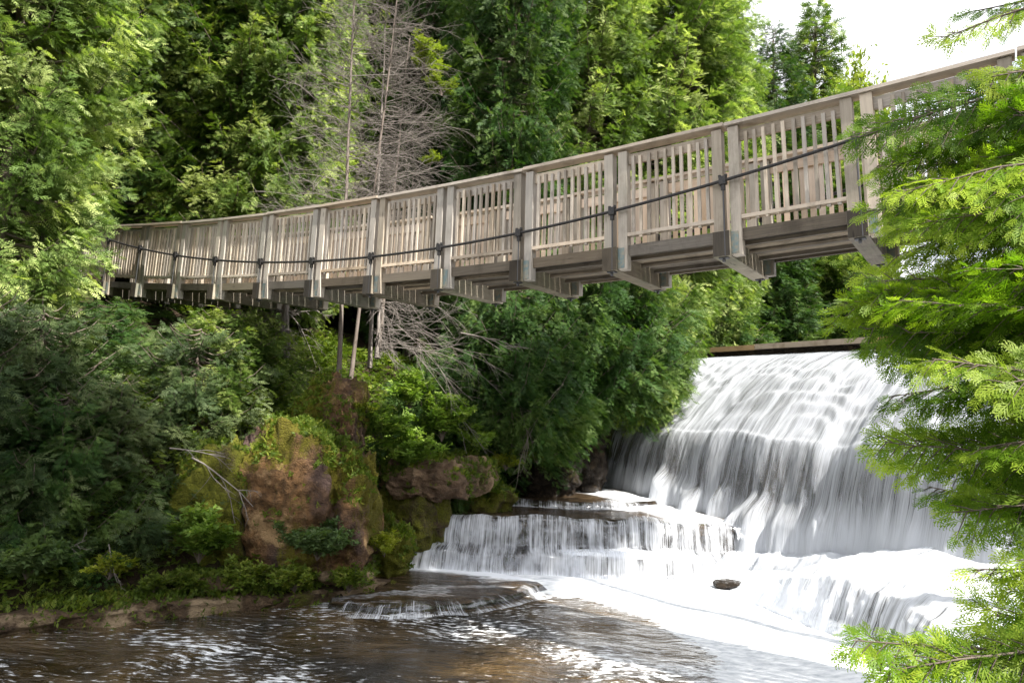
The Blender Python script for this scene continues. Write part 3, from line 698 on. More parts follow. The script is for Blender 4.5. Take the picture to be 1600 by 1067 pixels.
# ------------------------------------------------------------------ foliage
def diamond(b, d, w, n):
    """leaf quad from base b along d, half width w, in the plane with normal n"""
    s = np.cross(n, d); s /= np.linalg.norm(s) + 1e-9
    return [b, b + d * .45 + s * w, b + d, b + d * .45 - s * w]
def frond_template(shoots, sub, seed, w=.05, spread=.95):
    """flat cedar spray one unit long lying in XY, pointing +X"""
    r = RS(seed); V = []; n = np.array([0, 0, 1.])
    def shoot(b, ang, L, w_):
        z = r.uniform(-.10, .10)
        d = np.array([math.cos(ang), math.sin(ang), z]) * L
        V.append(diamond(b, d, w_, n)); return d
    shoot(np.zeros(3), 0, 1., w * .9)
    for k in range(shoots):
        t = .12 + .75 * k / max(1, shoots - 1); sg = 1 if k % 2 else -1
        b = np.array([t, 0, -.10 * t * t]); L = (.62 - .42 * t) * r.uniform(.85, 1.15); ang = sg * spread * r.uniform(.75, 1.05)
        d = shoot(b, ang, L, w)
        for q in range(sub):
            tt = .3 + .55 * q / max(1, sub - 1) if sub > 1 else .5; sg2 = 1 if q % 2 else -1
            shoot(b + d * tt, ang + sg2 * .75, L * (.55 - .25 * tt), w * .8)
    V = np.array(V).reshape(-1, 3)
    return V, np.arange(len(V)).reshape(-1, 4)
FR_FINE = [frond_template(10, 2, s, .032, .72) for s in range(4)]
FR_MID = [frond_template(10, 0, s + 10, .036, .70) for s in range(4)]
FR_SM = [frond_template(6, 0, s + 40, .055, .75) for s in range(4)]
FR_LOW = [frond_template(8, 0, s + 20, .048, .72) for s in range(4)]
def leaf_template(seed, n=5, broad=.24):
    r = RS(seed); V = []
    for k in range(n):
        a = k * 2.4 + r.rand(); b = np.array([k / n * .8, 0, 0])
        d = np.array([math.cos(a) * .35 + .25, math.sin(a) * .45, r.uniform(-.25, .25)]); nn = np.array([r.uniform(-.5, .5), r.uniform(-.5, .5), 1.])
        V.append(diamond(b, d * 1.1, broad * .55, nn))
    V = np.array(V).reshape(-1, 3); return V, np.arange(len(V)).reshape(-1, 4)
LEAFS = [leaf_template(s) for s in range(5)]

def place(templates, pos, dirs, norm, size, tint, r):
    """stamp templates: pos (n,3), dirs (n,3) point along +X, norm (n,3) plane normals"""
    d = dirs / (np.linalg.norm(dirs, axis=1, keepdims=True) + 1e-9)
    y = np.cross(norm, d); y /= np.linalg.norm(y, axis=1, keepdims=True) + 1e-9
    z = np.cross(d, y)
    which = r.randint(0, len(templates), len(pos))
    Vs, Qs, Ts = [], [], []; n0 = 0
    for w, (TV, TQ) in enumerate(templates):
        s = which == w; k = int(s.sum())
        if not k: continue
        v = TV[None] * size[s][:, None, None]
        v = pos[s][:, None] + v[..., 0:1] * d[s][:, None] + v[..., 1:2] * y[s][:, None] + v[..., 2:3] * z[s][:, None]
        Vs.append(v.reshape(-1, 3)); Qs.append((TQ[None] + (np.arange(k) * len(TV))[:, None, None]).reshape(-1, 4) + n0); n0 += k * len(TV)
        tt = np.repeat(tint[s], len(TQ)) + r.uniform(-.10, .10, k * len(TQ)); Ts.append(tt)
    return np.concatenate(Vs), np.concatenate(Qs), np.clip(np.concatenate(Ts), 0, 1)

UPV = np.array([0, 0, 1.])
def cedar(seed, H, R, zc=.05, nb=150, dens=1., tmpl=None, size=(.16, .30), prof=None, tr=.16, bare=.0, droop=.25, lift=.35, trunk_lean=(0, 0), limbs=True, inner=.25):
    """trunk and limb tubes, and spray arrays for the crown (local coordinates, base at the origin)"""
    r = RS(seed); m = MB(seed)
    n = 9; hs = np.linspace(0, H * .94, n)
    wob = np.cumsum(r.uniform(-.05, .05, (n, 2)), 0) * H / 12
    ln = np.array(trunk_lean)[None] * (hs / H)[:, None] ** 1.3
    TP = np.column_stack([wob + ln, hs]); TP[0, 2] = -.4
    m.tube(TP, tr * (1 - hs / H * .92) + .012, 9)
    def trunk_at(h): return np.array([np.interp(h, hs, TP[:, 0]), np.interp(h, hs, TP[:, 1]), h])
    pos, dr, nm, sz, tn = [], [], [], [], []
    prof = prof or (lambda t: min(1, .55 + 1.6 * t) * (1 - t) ** .62 + .06)
    for k in range(nb):
        t = ((k + r.rand()) / nb) ** .92; h = H * (zc + (1 - zc) * t * .985)
        az = k * 2.39996 + r.uniform(-.5, .5); L = R * prof(t) * r.uniform(.72, 1.12)
        o = trunk_at(h); dv = np.array([math.cos(az), math.sin(az), 0])
        S = np.linspace(0, 1, 7)[:, None]
        el = lift * (t - .1) + r.uniform(-.12, .12)
        pts = o + dv * L * S + UPV * L * (el * S - droop * 4 * S * (1 - S) * .5 + .22 * S ** 2.5) + r.uniform(-.04, .04, (7, 3)) * L * S
        if limbs and L > .35: m.tube(pts, np.linspace(.016 + .014 * L, .005, 7), 4)
        bt = .48 + .25 * r.randn()
        ns = max(3, int(L * 9 * dens))
        for j in range(ns):
            s = inner + (1 - inner) * (j + r.rand()) / ns
            p = np.array([np.interp(s, S[:, 0], pts[:, i]) for i in range(3)])
            a2 = az + (1 if j % 2 else -1) * r.uniform(.35, 1.15) * (1 - .6 * max(0, s - .7) / .3)
            l = min(.85, L * .42) * (1.15 - .75 * s) * r.uniform(.7, 1.2)
            d2 = np.array([math.cos(a2), math.sin(a2), r.uniform(-.75, .35)])
            nf = max(2, int(l / .085 * dens))
            f = (np.arange(nf) + r.rand(nf)) / nf
            pp = p + d2 * l * f[:, None] - UPV * (l * .35 * f ** 2)[:, None]
            sg = np.where(np.arange(nf) % 2, 1, -1) * r.uniform(.2, .9, nf)
            e2 = d2 / np.linalg.norm(d2)
            pn = r.normal(0, .55, 3) + dv * .75 + UPV * .45; pn -= e2 * (pn @ e2); pn /= np.linalg.norm(pn); sd_ = np.cross(pn, e2)
            dd = e2[None] * np.cos(sg)[:, None] + sd_[None] * np.sin(sg)[:, None] + r.normal(0, .12, (nf, 3)) - UPV * r.uniform(-.1, .3)
            nn = pn[None] + r.normal(0, .22, (nf, 3))
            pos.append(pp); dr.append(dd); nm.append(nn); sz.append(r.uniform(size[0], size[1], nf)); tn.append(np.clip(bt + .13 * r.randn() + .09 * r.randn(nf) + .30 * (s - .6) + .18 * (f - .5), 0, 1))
    pos, dr, nm, sz, tn = [np.concatenate(x) for x in (pos, dr, nm, sz, tn)]
    return m, place(tmpl or FR_LOW, pos, dr, nm, sz, tn, r)

def tree_meshes(name, gen, leaf, barkm):
    m, (V, Q, T) = gen
    cm = np_mesh(name + '_crown', V, Q, leaf, T)
    tm = np_mesh(name + '_trunk', np.concatenate(m.V), np.concatenate(m.Q), barkm, np.concatenate(m.T), np.concatenate(m.U), True)
    return tm, cm
PROTO = {}
def proto(key, **kw):
    leaf = kw.pop('leaf'); PROTO[key] = tree_meshes(key, cedar(**kw), M[leaf], M['bark'])
def plant_tree(key, name, x, y, z, sc, rz, label, cat='cedar tree', group=None, leaf=None, tilt=(0, 0)):
    tm, cm = PROTO[key]
    r = empty(name, (x, y, z), label, cat, group); r.rotation_euler = (tilt[0], tilt[1], rz)
    r.scale = sc if isinstance(sc, tuple) else (sc,) * 3
    a = bpy.data.objects.new('trunk', tm); COL.objects.link(a); a.parent = r
    b = bpy.data.objects.new('crown', cm); COL.objects.link(b); b.parent = r
    if leaf:
        b.material_slots[0].link = 'OBJECT'; b.material_slots[0].material = M[leaf]
    return r

full = lambda t: (.72 + .28 * min(1, t * 3)) * min(1, (1.02 - t) * 2.2) ** .7 + .04
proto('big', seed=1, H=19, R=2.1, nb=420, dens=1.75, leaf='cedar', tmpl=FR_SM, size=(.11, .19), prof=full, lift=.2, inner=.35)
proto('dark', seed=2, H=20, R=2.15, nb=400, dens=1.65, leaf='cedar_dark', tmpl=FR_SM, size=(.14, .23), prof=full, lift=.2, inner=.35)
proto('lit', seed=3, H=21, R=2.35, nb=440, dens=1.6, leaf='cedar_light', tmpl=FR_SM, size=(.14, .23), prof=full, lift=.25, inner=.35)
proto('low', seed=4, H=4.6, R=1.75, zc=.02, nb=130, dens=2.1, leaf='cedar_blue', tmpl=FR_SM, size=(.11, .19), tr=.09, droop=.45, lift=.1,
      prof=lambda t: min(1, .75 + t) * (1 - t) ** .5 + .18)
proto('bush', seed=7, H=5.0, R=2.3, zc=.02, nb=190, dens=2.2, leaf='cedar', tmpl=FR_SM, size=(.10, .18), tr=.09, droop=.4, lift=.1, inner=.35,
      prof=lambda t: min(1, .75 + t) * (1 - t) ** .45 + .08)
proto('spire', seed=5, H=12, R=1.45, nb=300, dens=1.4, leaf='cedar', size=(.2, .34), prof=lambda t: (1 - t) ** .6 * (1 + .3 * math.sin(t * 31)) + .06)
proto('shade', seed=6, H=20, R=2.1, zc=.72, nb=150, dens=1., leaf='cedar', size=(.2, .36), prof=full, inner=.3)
def X(px, d): return (px - 800) / F * d
# (proto, px, depth, scale, rot, leaf override, label, group)
TREES = [
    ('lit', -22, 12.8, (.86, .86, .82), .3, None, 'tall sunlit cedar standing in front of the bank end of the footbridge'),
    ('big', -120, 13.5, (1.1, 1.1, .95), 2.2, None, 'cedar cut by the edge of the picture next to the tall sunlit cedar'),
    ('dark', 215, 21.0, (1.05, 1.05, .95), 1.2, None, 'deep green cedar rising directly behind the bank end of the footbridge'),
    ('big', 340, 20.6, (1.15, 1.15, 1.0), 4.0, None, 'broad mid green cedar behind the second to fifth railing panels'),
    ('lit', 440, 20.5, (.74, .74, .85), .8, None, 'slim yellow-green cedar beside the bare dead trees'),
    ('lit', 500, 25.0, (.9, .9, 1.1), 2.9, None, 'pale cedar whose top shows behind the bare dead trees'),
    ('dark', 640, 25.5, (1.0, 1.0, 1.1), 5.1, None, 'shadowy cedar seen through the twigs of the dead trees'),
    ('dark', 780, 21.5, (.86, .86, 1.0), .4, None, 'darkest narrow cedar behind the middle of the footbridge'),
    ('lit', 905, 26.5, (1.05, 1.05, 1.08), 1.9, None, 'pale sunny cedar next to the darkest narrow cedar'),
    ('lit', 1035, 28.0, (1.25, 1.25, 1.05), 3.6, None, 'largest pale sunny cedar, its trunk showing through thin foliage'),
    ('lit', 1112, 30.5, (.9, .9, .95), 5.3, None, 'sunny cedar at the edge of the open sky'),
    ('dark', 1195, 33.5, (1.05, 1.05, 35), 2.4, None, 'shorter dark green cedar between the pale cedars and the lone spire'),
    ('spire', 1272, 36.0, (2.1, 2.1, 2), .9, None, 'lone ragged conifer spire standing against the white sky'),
    ('bush', 940, 19.3, (1.05, 1.05, 0.98), .5, 'cedar_dark', 'bushy cedar overhanging the top edge of the tall waterfall'),
    ('bush', 985, 20.2, (0.86, 0.86, 1.02), 2.5, 'cedar', 'cedar drooping in front of the stepped part of the tall waterfall'),
    ('bush', 800, 17.4, (0.90, 0.90, 0.88), 4.1, 'cedar_dark', 'low cedar in the hollow between the dead twigs and the bushy cedar'),
    ('bush', 880, 18.6, (0.82, 0.82, 0.93), 1.1, 'cedar_dark', 'dark low cedar behind the tan overhanging rocks'),
    ('bush', 700, 17.0, (0.78, 0.78, 0.88), 3.0, 'cedar_dark', 'low shaded cedar behind the fan of dead branches'),
]
TOPS = {1195: (30, 20.), 1272: (0, 12.)}
ZB = {940: 3.4, 985: 3.5, 800: 2.2, 880: 3.0, 1195: 5.0, 1272: 5.0}
for key, px, d, sc, rz, lf, lab in TREES:
    x = X(px, d); z = ZB.get(px, ground(x, d) - .1)
    if px in TOPS: sc = (sc[0], sc[1], (at(px, TOPS[px][0], d)[2] - z) / TOPS[px][1])
    plant_tree(key, 'conifer_tree' if key == 'spire' else 'cedar_tree', x, d, z, sc, rz, lab, 'conifer' if key == 'spire' else 'cedar tree', None, lf)
LOW = [(60, 12.2, .5, (1.05, 1.05, .90), 0., None, 'grey-green cedar drooping over the shore ledge at the edge of the picture'),
       (175, 12.4, .4, (1.0, 1.0, .66), 1.4, None, 'grey-green cedar drooping to the water in the deep shade under the bridge end'),
       (315, 13.5, 1.1, (.95, .95, .74), 2.8, None, 'bushy cedar on the bank under the footbridge, its tips catching sun'),
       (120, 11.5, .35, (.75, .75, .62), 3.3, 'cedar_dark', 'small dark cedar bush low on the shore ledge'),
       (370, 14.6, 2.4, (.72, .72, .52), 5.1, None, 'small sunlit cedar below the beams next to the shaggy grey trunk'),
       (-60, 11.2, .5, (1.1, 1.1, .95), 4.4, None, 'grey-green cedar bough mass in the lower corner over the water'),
       (205, 16.6, 3.0, (1.15, 1.15, .5), .9, 'cedar_dark', 'added shade-toned cedar bush in the recess beneath the bridge end'),  # added bushes from here on: dark leaf colour stands for the recess shade
       (172, 14.2, 2.0, (.95, .95, .56), 2.2, 'cedar_dark', 'added shade-toned cedar bush hiding the soil just under the first railing panel'),
       (118, 14.6, 2.2, (1.0, 1.0, .58), 5.0, 'cedar_dark', 'added shade-toned cedar bush between the tall sunlit cedar and the bridge end'),
       (150, 15.6, 2.6, (1.1, 1.1, .55), 3.9, 'cedar_dark', 'added shade-toned cedar bush tucked under the first posts of the footbridge')]
for px, d, z, sc, rz, lf, lab in LOW:
    plant_tree('low' if px != 370 else 'bush', 'cedar_tree', X(px, d), d, z, sc, rz, lab, 'cedar tree', None, lf)
# the wood behind: nothing tells these apart
BACK = [(-250, 17), (60, 24), (160, 28), (290, 28), (400, 29), (560, 30), (700, 30), (820, 32), (960, 34), (1080, 36), (-60, 22), (480, 34), (640, 36), (760, 38), (1000, 40), (300, 35), (150, 36), (880, 42), (1110, 41)]
for i, (px, d) in enumerate(BACK):
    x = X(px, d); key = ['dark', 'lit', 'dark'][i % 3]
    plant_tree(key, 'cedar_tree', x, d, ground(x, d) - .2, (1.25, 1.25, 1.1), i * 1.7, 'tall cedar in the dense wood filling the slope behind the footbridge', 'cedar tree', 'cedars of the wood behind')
# dark thicket on the far shore behind the dam
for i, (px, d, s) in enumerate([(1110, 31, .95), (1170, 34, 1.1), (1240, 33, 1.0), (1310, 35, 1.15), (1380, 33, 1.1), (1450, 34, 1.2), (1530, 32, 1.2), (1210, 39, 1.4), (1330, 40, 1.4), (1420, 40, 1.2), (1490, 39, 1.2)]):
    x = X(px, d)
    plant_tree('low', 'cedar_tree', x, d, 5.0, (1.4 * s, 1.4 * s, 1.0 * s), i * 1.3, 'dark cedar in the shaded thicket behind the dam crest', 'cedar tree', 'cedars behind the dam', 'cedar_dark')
for i, (px, d, s) in enumerate([(1150, 42, .42), (1235, 44, .40), (1310, 45, .36), (1390, 44, .30), (1470, 45, .27), (1550, 43, .26), (1640, 40, .25), (1720, 36, .3)]):
    x = X(px, d)
    plant_tree(['dark', 'lit'][i % 2], 'cedar_tree', x, d, 5.2, (1.0, 1.0, s), i * 2.1, 'far cedar closing the gorge upstream of the dam', 'cedar tree', 'far cedars upstream')
# tall cedars on the near bank, outside the picture: they throw the shade on the pool and the far bank
for i, (x, y, s) in enumerate([(7.8, .8, .82), (3.2, -1.5, 1.1), (5.6, -.6, 1.15), (11.8, 5.0, .87)]):
    plant_tree('shade', 'cedar_tree', x, y, ground(x, y) - .2, (1.1, 1.1, s), i * 1.9, 'tall bare-stemmed cedar on the near bank beyond the end of the footbridge', 'cedar tree', 'tall cedars on the near bank')

# ------------------------------------------------------------------ broadleaf plants
def shrub_mesh(seed, H, R, ns, leaf, n=900, size=(.05, .10), up=.8, tmpl=LEAFS, barkm='bark'):
    r = RS(seed); m = MB(seed); pos, dr, nm, tn = [], [], [], []
    for k in range(ns):
        az = r.rand() * 6.283; out = R * math.sqrt(r.rand()); h = H * r.uniform(.55, 1.) * (1 - .35 * (out / R) ** 2)
        S = np.linspace(0, 1, 6)[:, None]
        e = np.array([math.cos(az) * out, math.sin(az) * out, h])
        pts = e * np.column_stack([S ** 1.3, S ** 1.3, S ** .85]) + r.uniform(-.03, .03, (6, 3)) * S
        m.tube(pts, np.linspace(.010, .003, 6), 4)
        q = n // ns; s = r.uniform(.25, 1, q) ** .7
        p = np.column_stack([np.interp(s, S[:, 0], pts[:, i]) for i in range(3)]) + r.normal(0, .05 * (R + H) * .5, (q, 3))
        a = r.rand(q) * 6.283
        pos.append(p); dr.append(np.column_stack([np.cos(a), np.sin(a), r.uniform(-.3, .6, q)])); nm.append(np.column_stack([r.uniform(-.5, .5, (q, 2)), np.ones(q)])); tn.append(np.clip(.35 + .3 * p[:, 2] / H + .18 * r.randn(q) + r.uniform(-.15, .15), 0, 1))
    pos, dr, nm, tn = [np.concatenate(x) for x in (pos, dr, nm, tn)]
    pos[:, 2] = np.maximum(pos[:, 2], .02)
    g = place(tmpl, pos, dr, nm, r.uniform(size[0], size[1], len(pos)) * 2.0, tn, r)
    return tree_meshes('shrub%d' % seed, (m, g), M[leaf], M[barkm])
SH = {'a': shrub_mesh(70, .9, .75, 26, 'broad', 1900), 'b': shrub_mesh(71, .8, .6, 20, 'broad_blue', 1300), 'c': shrub_mesh(72, .55, .5, 18, 'weed', 800, (.04, .08)), 'd': shrub_mesh(73, 1.1, .6, 20, 'broad', 1300, (.06, .12))}
def shrub(key, px, py, d, sc, rz, label, leaf=None, name='shrub', cat='shrub'):
    tm, cm = SH[key]; p = at(px, py, d)
    r = empty(name, tuple(p), label, cat, None, rz); r.scale = (sc,) * 3
    a = bpy.data.objects.new('stems', tm); COL.objects.link(a); a.parent = r
    b = bpy.data.objects.new('leaves', cm); COL.objects.link(b); b.parent = r
    if leaf: b.material_slots[0].link = 'OBJECT'; b.material_slots[0].material = M[leaf]
    return r
for a in [
    ('a', 640, 735, 14.3, 1.0, 0, 'bright green shrub on top of the tan overhanging rock'),
    ('a', 590, 690, 14.0, .85, 1.3, 'bright green shrub between the root knob and the overhanging rock'),
    ('d', 690, 690, 15.0, .95, 2.2, 'upright light green shrub above the tan overhanging rock'),
    ('a', 735, 710, 15.7, .8, 3.2, 'light green bush behind the smaller tan rock'),
    ('d', 640, 640, 15.0, .8, 4.3, 'shrub in half shade above the bright green ones'),
    ('b', 495, 875, 12.0, 1.0, .4, 'grey-green leafy bush growing in front of the tufa bluff'),
    ('b', 455, 865, 12.1, .75, 2.1, 'smaller grey-green bush at the foot of the mossy rock wall'),
    ('d', 310, 880, 11.5, .85, 1.1, 'leafy green sapling on the shore ledge beside the mossy wall'),
    ('d', 355, 790, 12.4, .7, 3.4, 'thin leafy shoot in the shade below the cedar bush', 'broad'),
    ('b', 40, 905, 10.4, 1.0, .8, 'grey-green bush at the end of the shore ledge by the edge of the picture'),
    ('b', 110, 885, 10.9, .75, 2.9, 'grey-green bush under the drooping cedars on the shore ledge'),
    ('c', 170, 905, 10.8, .7, 0, 'yellow-green tuft on the shore ledge below the cedars', 'broad_yellow'),
    ('c', 545, 925, 11.9, .75, 1.9, 'low weeds on the tip of the shore ledge'),
    ('c', 460, 925, 11.7, .85, 3.1, 'low weeds at the foot of the tufa bluff'),
    ('c', 375, 925, 11.5, .95, 4.4, 'yellow-green weeds on the shore ledge below the sapling'),
    ('c', 290, 930, 11.2, .7, 5.2, 'small weeds at the water edge beside the dark stone'),
    ('c', 600, 870, 12.8, .8, .9, 'mossy weeds at the dark end of the lower cascade', 'broad_yellow'),
    ('c', 790, 735, 16.2, .8, 1.5, 'yellow-green plants on the mossy rock by the wide ledge', 'broad_yellow'),
    ('c', 840, 725, 17.0, .7, 2.5, 'small plants by the hollow near the wide ledge'),
    ('c', 430, 640, 14.4, .9, .2, 'yellowish leaves by the shaggy grey trunk', 'broad_yellow'),
    ('c', 560, 650, 13.6, .6, 2.2, 'small leafy plant at the side of the root knob', 'broad_yellow'),
    ('c', 240, 925, 11.0, .55, 3.7, 'sprig of weeds at the water edge under the cedar shade')]:
    shrub(*a)
# yellow-green broadleaf tree against the sky
tm_ = shrub_mesh(80, 6.0, 2.3, 140, 'broad_lime', 22000, (.12, .2))
SH['t'] = tm_
p = at(1335, 300, 40.0)
r_ = empty('leafy_tree', (p[0], p[1], ground(p[0], p[1])), 'yellow-green leafy tree beside the lone spire, above the handrail', 'tree')
for nm_, me_ in (('trunk', tm_[0]), ('crown', tm_[1])):
    o = bpy.data.objects.new(nm_, me_); COL.objects.link(o); o.parent = r_
topz = at(1345, 105, 40.0)[2]; r_.scale = (1.3, 1.3, (topz - r_.location[2]) / 5.8)

# undergrowth over the left bank slope: uncountable
r = RS(5); n = 60000
xs, ys = r.uniform(-14, 5, n), r.uniform(8, 24, n)
P2 = np.stack([xs, ys], 1); dl = seg_dist(P2, LB); ok = ~inside(P2, RIVER) & (dl > .45) & (dl < 8) & (seg_dist(P2, RB) > dl)
cl = fbm(np.stack([xs * .9, ys * .9, xs * 0 + 8], 1), 3); ok &= (cl > -.13) & ~((xs < -5.6) & (ys > 13.2) & (xs * .5684 + ys * .8228 < 10.6))
xs, ys = xs[ok], ys[ok]; zs = terrain_z(xs, ys); k = len(xs)
a = r.rand(k) * 6.283
pos = np.column_stack([xs, ys, zs + r.uniform(.02, .35, k)])
V, Q, T = place(LEAFS + FR_LOW[:2], pos, np.column_stack([np.cos(a), np.sin(a), r.uniform(-.2, .7, k)]), np.column_stack([r.uniform(-.6, .6, (k, 2)), np.ones(k)]), r.uniform(.12, .26, k), np.clip(.35 + .22 * r.randn(k), 0, 1), r)
rv, rn_ = [], []
for o in list(COL.objects):
    if o.name.split('.')[0] in ('rock_outcrop', 'overhanging_rock', 'bank_rock', 'shore_ledge', 'shore_stone') and o['label'][:4] != 'dark':
        me = o.data; k = len(me.vertices); co_ = np.zeros(k * 3, np.float32); me.vertices.foreach_get('co', co_); no_ = np.zeros(k * 3, np.float32); me.vertices.foreach_get('normal', no_)
        co_ = co_.reshape(-1, 3) + np.array(o.location); no_ = no_.reshape(-1, 3)
        patch = fbm(co_ * 1.7 + 40, 4) + .16 * no_[:, 2] + .22 * (o.name.startswith('shore_ledge'))
        pick = (patch > (.13 if o.name.startswith('rock_outcrop') else .07)) & (no_[:, 2] > -.15) & (r.rand(k) < (.22 if k > 15000 else .35))
        rv.append(co_[pick]); rn_.append(no_[pick])
q_ = r.rand(5200); ln_ = np.array([(-10.0, 8.55), (-7.0, 9.4), (-5.2, 10.65), (-4.0, 11.3), (-2.7, 12.0)])
lx, ly = np.interp(q_, np.linspace(0, 1, 5), ln_[:, 0]), np.interp(q_, np.linspace(0, 1, 5), ln_[:, 1]); of_ = r.rand(len(q_)) ** .8 * 1.1 - .04
lx, ly = lx - .45 * of_, ly + .9 * of_
cl_ = fbm(np.stack([lx * 1.6, ly * 1.6, lx * 0 + 3], 1), 3) + .25 * of_; kk = cl_ > .03
rv.append(np.column_stack([lx, ly, .16 + r.rand(len(lx)) * .12])[kk]); rn_.append(np.tile(np.array([[.0, -.3, .8]]), (int(kk.sum()), 1)))
rv, rn_ = np.concatenate(rv), np.concatenate(rn_); k = len(rv)
V2, Q2, T2 = place(LEAFS + FR_LOW[:2], rv, rn_ + r.normal(0, .7, (k, 3)) + UPV * .3, r.normal(0, 1, (k, 3)), r.uniform(.06, .15, k), np.clip(.45 + .25 * r.randn(k), 0, 1), r)
V, Q, T = np.concatenate([V, V2]), np.concatenate([Q, Q2 + len(V)]), np.concatenate([T, T2])
tag(link('undergrowth', np_mesh('undergrowth', V, Q, M['weed'], T)), kind='stuff')

# ------------------------------------------------------------------ dead trees and bare branches
def twig(m, r, p, d, L, rad, depth, sag=.1, spread=.8, nk=4):
    S = np.linspace(0, 1, 6)[:, None]; d = d / np.linalg.norm(d)
    cur = r.normal(0, .16, 3)
    pts = p + d * L * S + cur * L * S ** 2 - UPV * sag * L * S ** 2 + r.normal(0, .012 * L, (6, 3)) * S
    m.tube(pts, np.linspace(rad, rad * .35, 6), 4 if depth else 3)
    if depth > 0:
        for k in range(nk):
            s = .25 + .7 * (k + r.rand()) / nk; q = np.array([np.interp(s, S[:, 0], pts[:, i]) for i in range(3)])
            ax = r.normal(0, 1, 3); ax -= d * (ax @ d); ax /= np.linalg.norm(ax) + 1e-9
            dd = d + ax * spread * r.uniform(.5, 1.2)
            twig(m, r, q, dd, L * r.uniform(.35, .62) * (1.1 - .4 * s), rad * .55, depth - 1, sag, spread, nk)
def dead_tree(seed, base, top, rad, nb, Lb, label, mat='deadbrown', h0=.12, h1=1., sag=.12, az=None, el=(-.1, .45), bend=.1, depth=2, name='dead_tree'):
    r = RS(seed); base, top = np.array(base), np.array(top)
    rt = empty(name, tuple(base), label, 'dead tree')
    S = np.linspace(0, 1, 10)[:, None]
    pts = base + (top - base) * S + np.cumsum(r.normal(0, bend * .12, (10, 3)), 0) * np.array([1, 1, 0])
    m = MB(seed); m.tube(pts, np.linspace(rad, rad * .3, 10) * (1 + .25 * (S[:, 0] < .05)), 10); m.build('trunk', M[mat], rt, smooth=True)
    m = MB(seed + 1)
    for k in range(nb):
        s = h0 + (h1 - h0) * r.rand(); p = np.array([np.interp(s, S[:, 0], pts[:, i]) for i in range(3)])
        a = r.rand() * 6.283 if az is None else r.uniform(*az)
        d = np.array([math.cos(a), math.sin(a), r.uniform(*el)])
        twig(m, r, p, d, Lb * r.choice([.25, .5, .8, 1.2]) * r.uniform(.7, 1.15) * (1 - .35 * s), rad * .10 + .004, depth, sag * r.uniform(-.6, 1.6), .8, 5)
    m.build('branches', M['dead' if mat == 'deadbrown' else mat], rt, smooth=True)
    return rt
dead_tree(201, at(528, 612, 14.9), at(556, -60, 15.3), .05, 190, 1.7, 'tallest straight dead tree with bristling bare twigs behind the footbridge', h0=.30, depth=2)
dead_tree(202, at(548, 600, 15.1), at(625, -40, 16.0), .042, 120, 1.6, 'leaning dead tree whose pale trunk crosses behind the railing', h0=.32)
dead_tree(203, at(578, 575, 15.6), at(600, 40, 16.8), .046, 120, 1.8, 'grey shaggy dead tree spreading fine twigs over the darkest cedar', 'dead', h0=.30, az=(-1.0, 1.2))
dead_tree(204, at(590, 560, 16.6), at(640, 60, 17.5), .045, 46, 1.2, 'thin bare stem among the dead trees', 'deadbrown', h0=.25)
dead_tree(205, at(442, 605, 15.3), at(452, 400, 16.0), .115, 44, .9, 'shaggy grey trunk hung with dead branches below the footbridge', 'dead', h0=.05, h1=.6, sag=.5, el=(-.6, .1))
dead_tree(206, at(590, 560, 15.3), at(600, 420, 15.8), .055, 46, 2.1, 'fan of pale dead branches hanging under the footbridge beams', 'dead', h0=.1, h1=.95, sag=.35, az=(-1.3, .9), el=(-.35, .25))
def branch(seed, p, d, L, rad, label, mat='dead', depth=2, sag=.3):
    p = np.array(p); r = RS(seed); m = MB(seed); twig(m, r, p, np.array(d, float), L, rad, depth, sag)
    o = m.build('dead_branch', M[mat], None, smooth=True, base=p); o.location = p
    return tag(o, label, 'branch')
branch(301, at(300, 715, 11.9), (.9, -.1, -.35), 1.1, .018, 'bare pale branch bent down in front of the mossy wall')
branch(302, at(265, 700, 12.0), (.7, -.2, .0), .9, .014, 'tangle of grey twigs poking from the cedar bush')
branch(303, at(90, 865, 10.6), (.8, -.1, .45), .5, .012, 'short pale stick slanting out of the shore bushes')
branch(304, at(170, 850, 10.9), (.3, -.3, -.5), .45, .010, 'forked pale stick among the shore bushes')
branch(305, at(880, 600, 16.3), (-.6, -.3, -.5), 1.4, .016, 'brown bare branches hanging over the hollow left of the waterfall', 'deadbrown')
branch(306, at(800, 600, 16.6), (.3, -.4, -.7), 1.3, .014, 'tangle of brown rootlets above the mossy rock', 'deadbrown')
branch(307, at(720, 520, 15.6), (.8, -.1, -.1), 1.4, .018, 'long grey dead branch reaching along under the beams')
# sparse yellow leaf sprays on the dead trees
p = at(665, 60, 16.6)
SH['y'] = shrub_mesh(90, 1.0, .8, 14, 'broad_lime', 620, (.05, .1))
for i, (px, py, d, s, lab) in enumerate([(662, 115, 16.8, .95, 'sparse yellow-green bough high beside the dead twigs'), (690, 150, 17.0, .6, 'yellow-green leaf cluster near the darkest narrow cedar'), (672, 260, 16.9, .38, 'small yellow-green leaf cluster just above the handrail')]):
    shrub('y', px, py, d, s, i * 2., lab, name='leafy_bough', cat='bough')

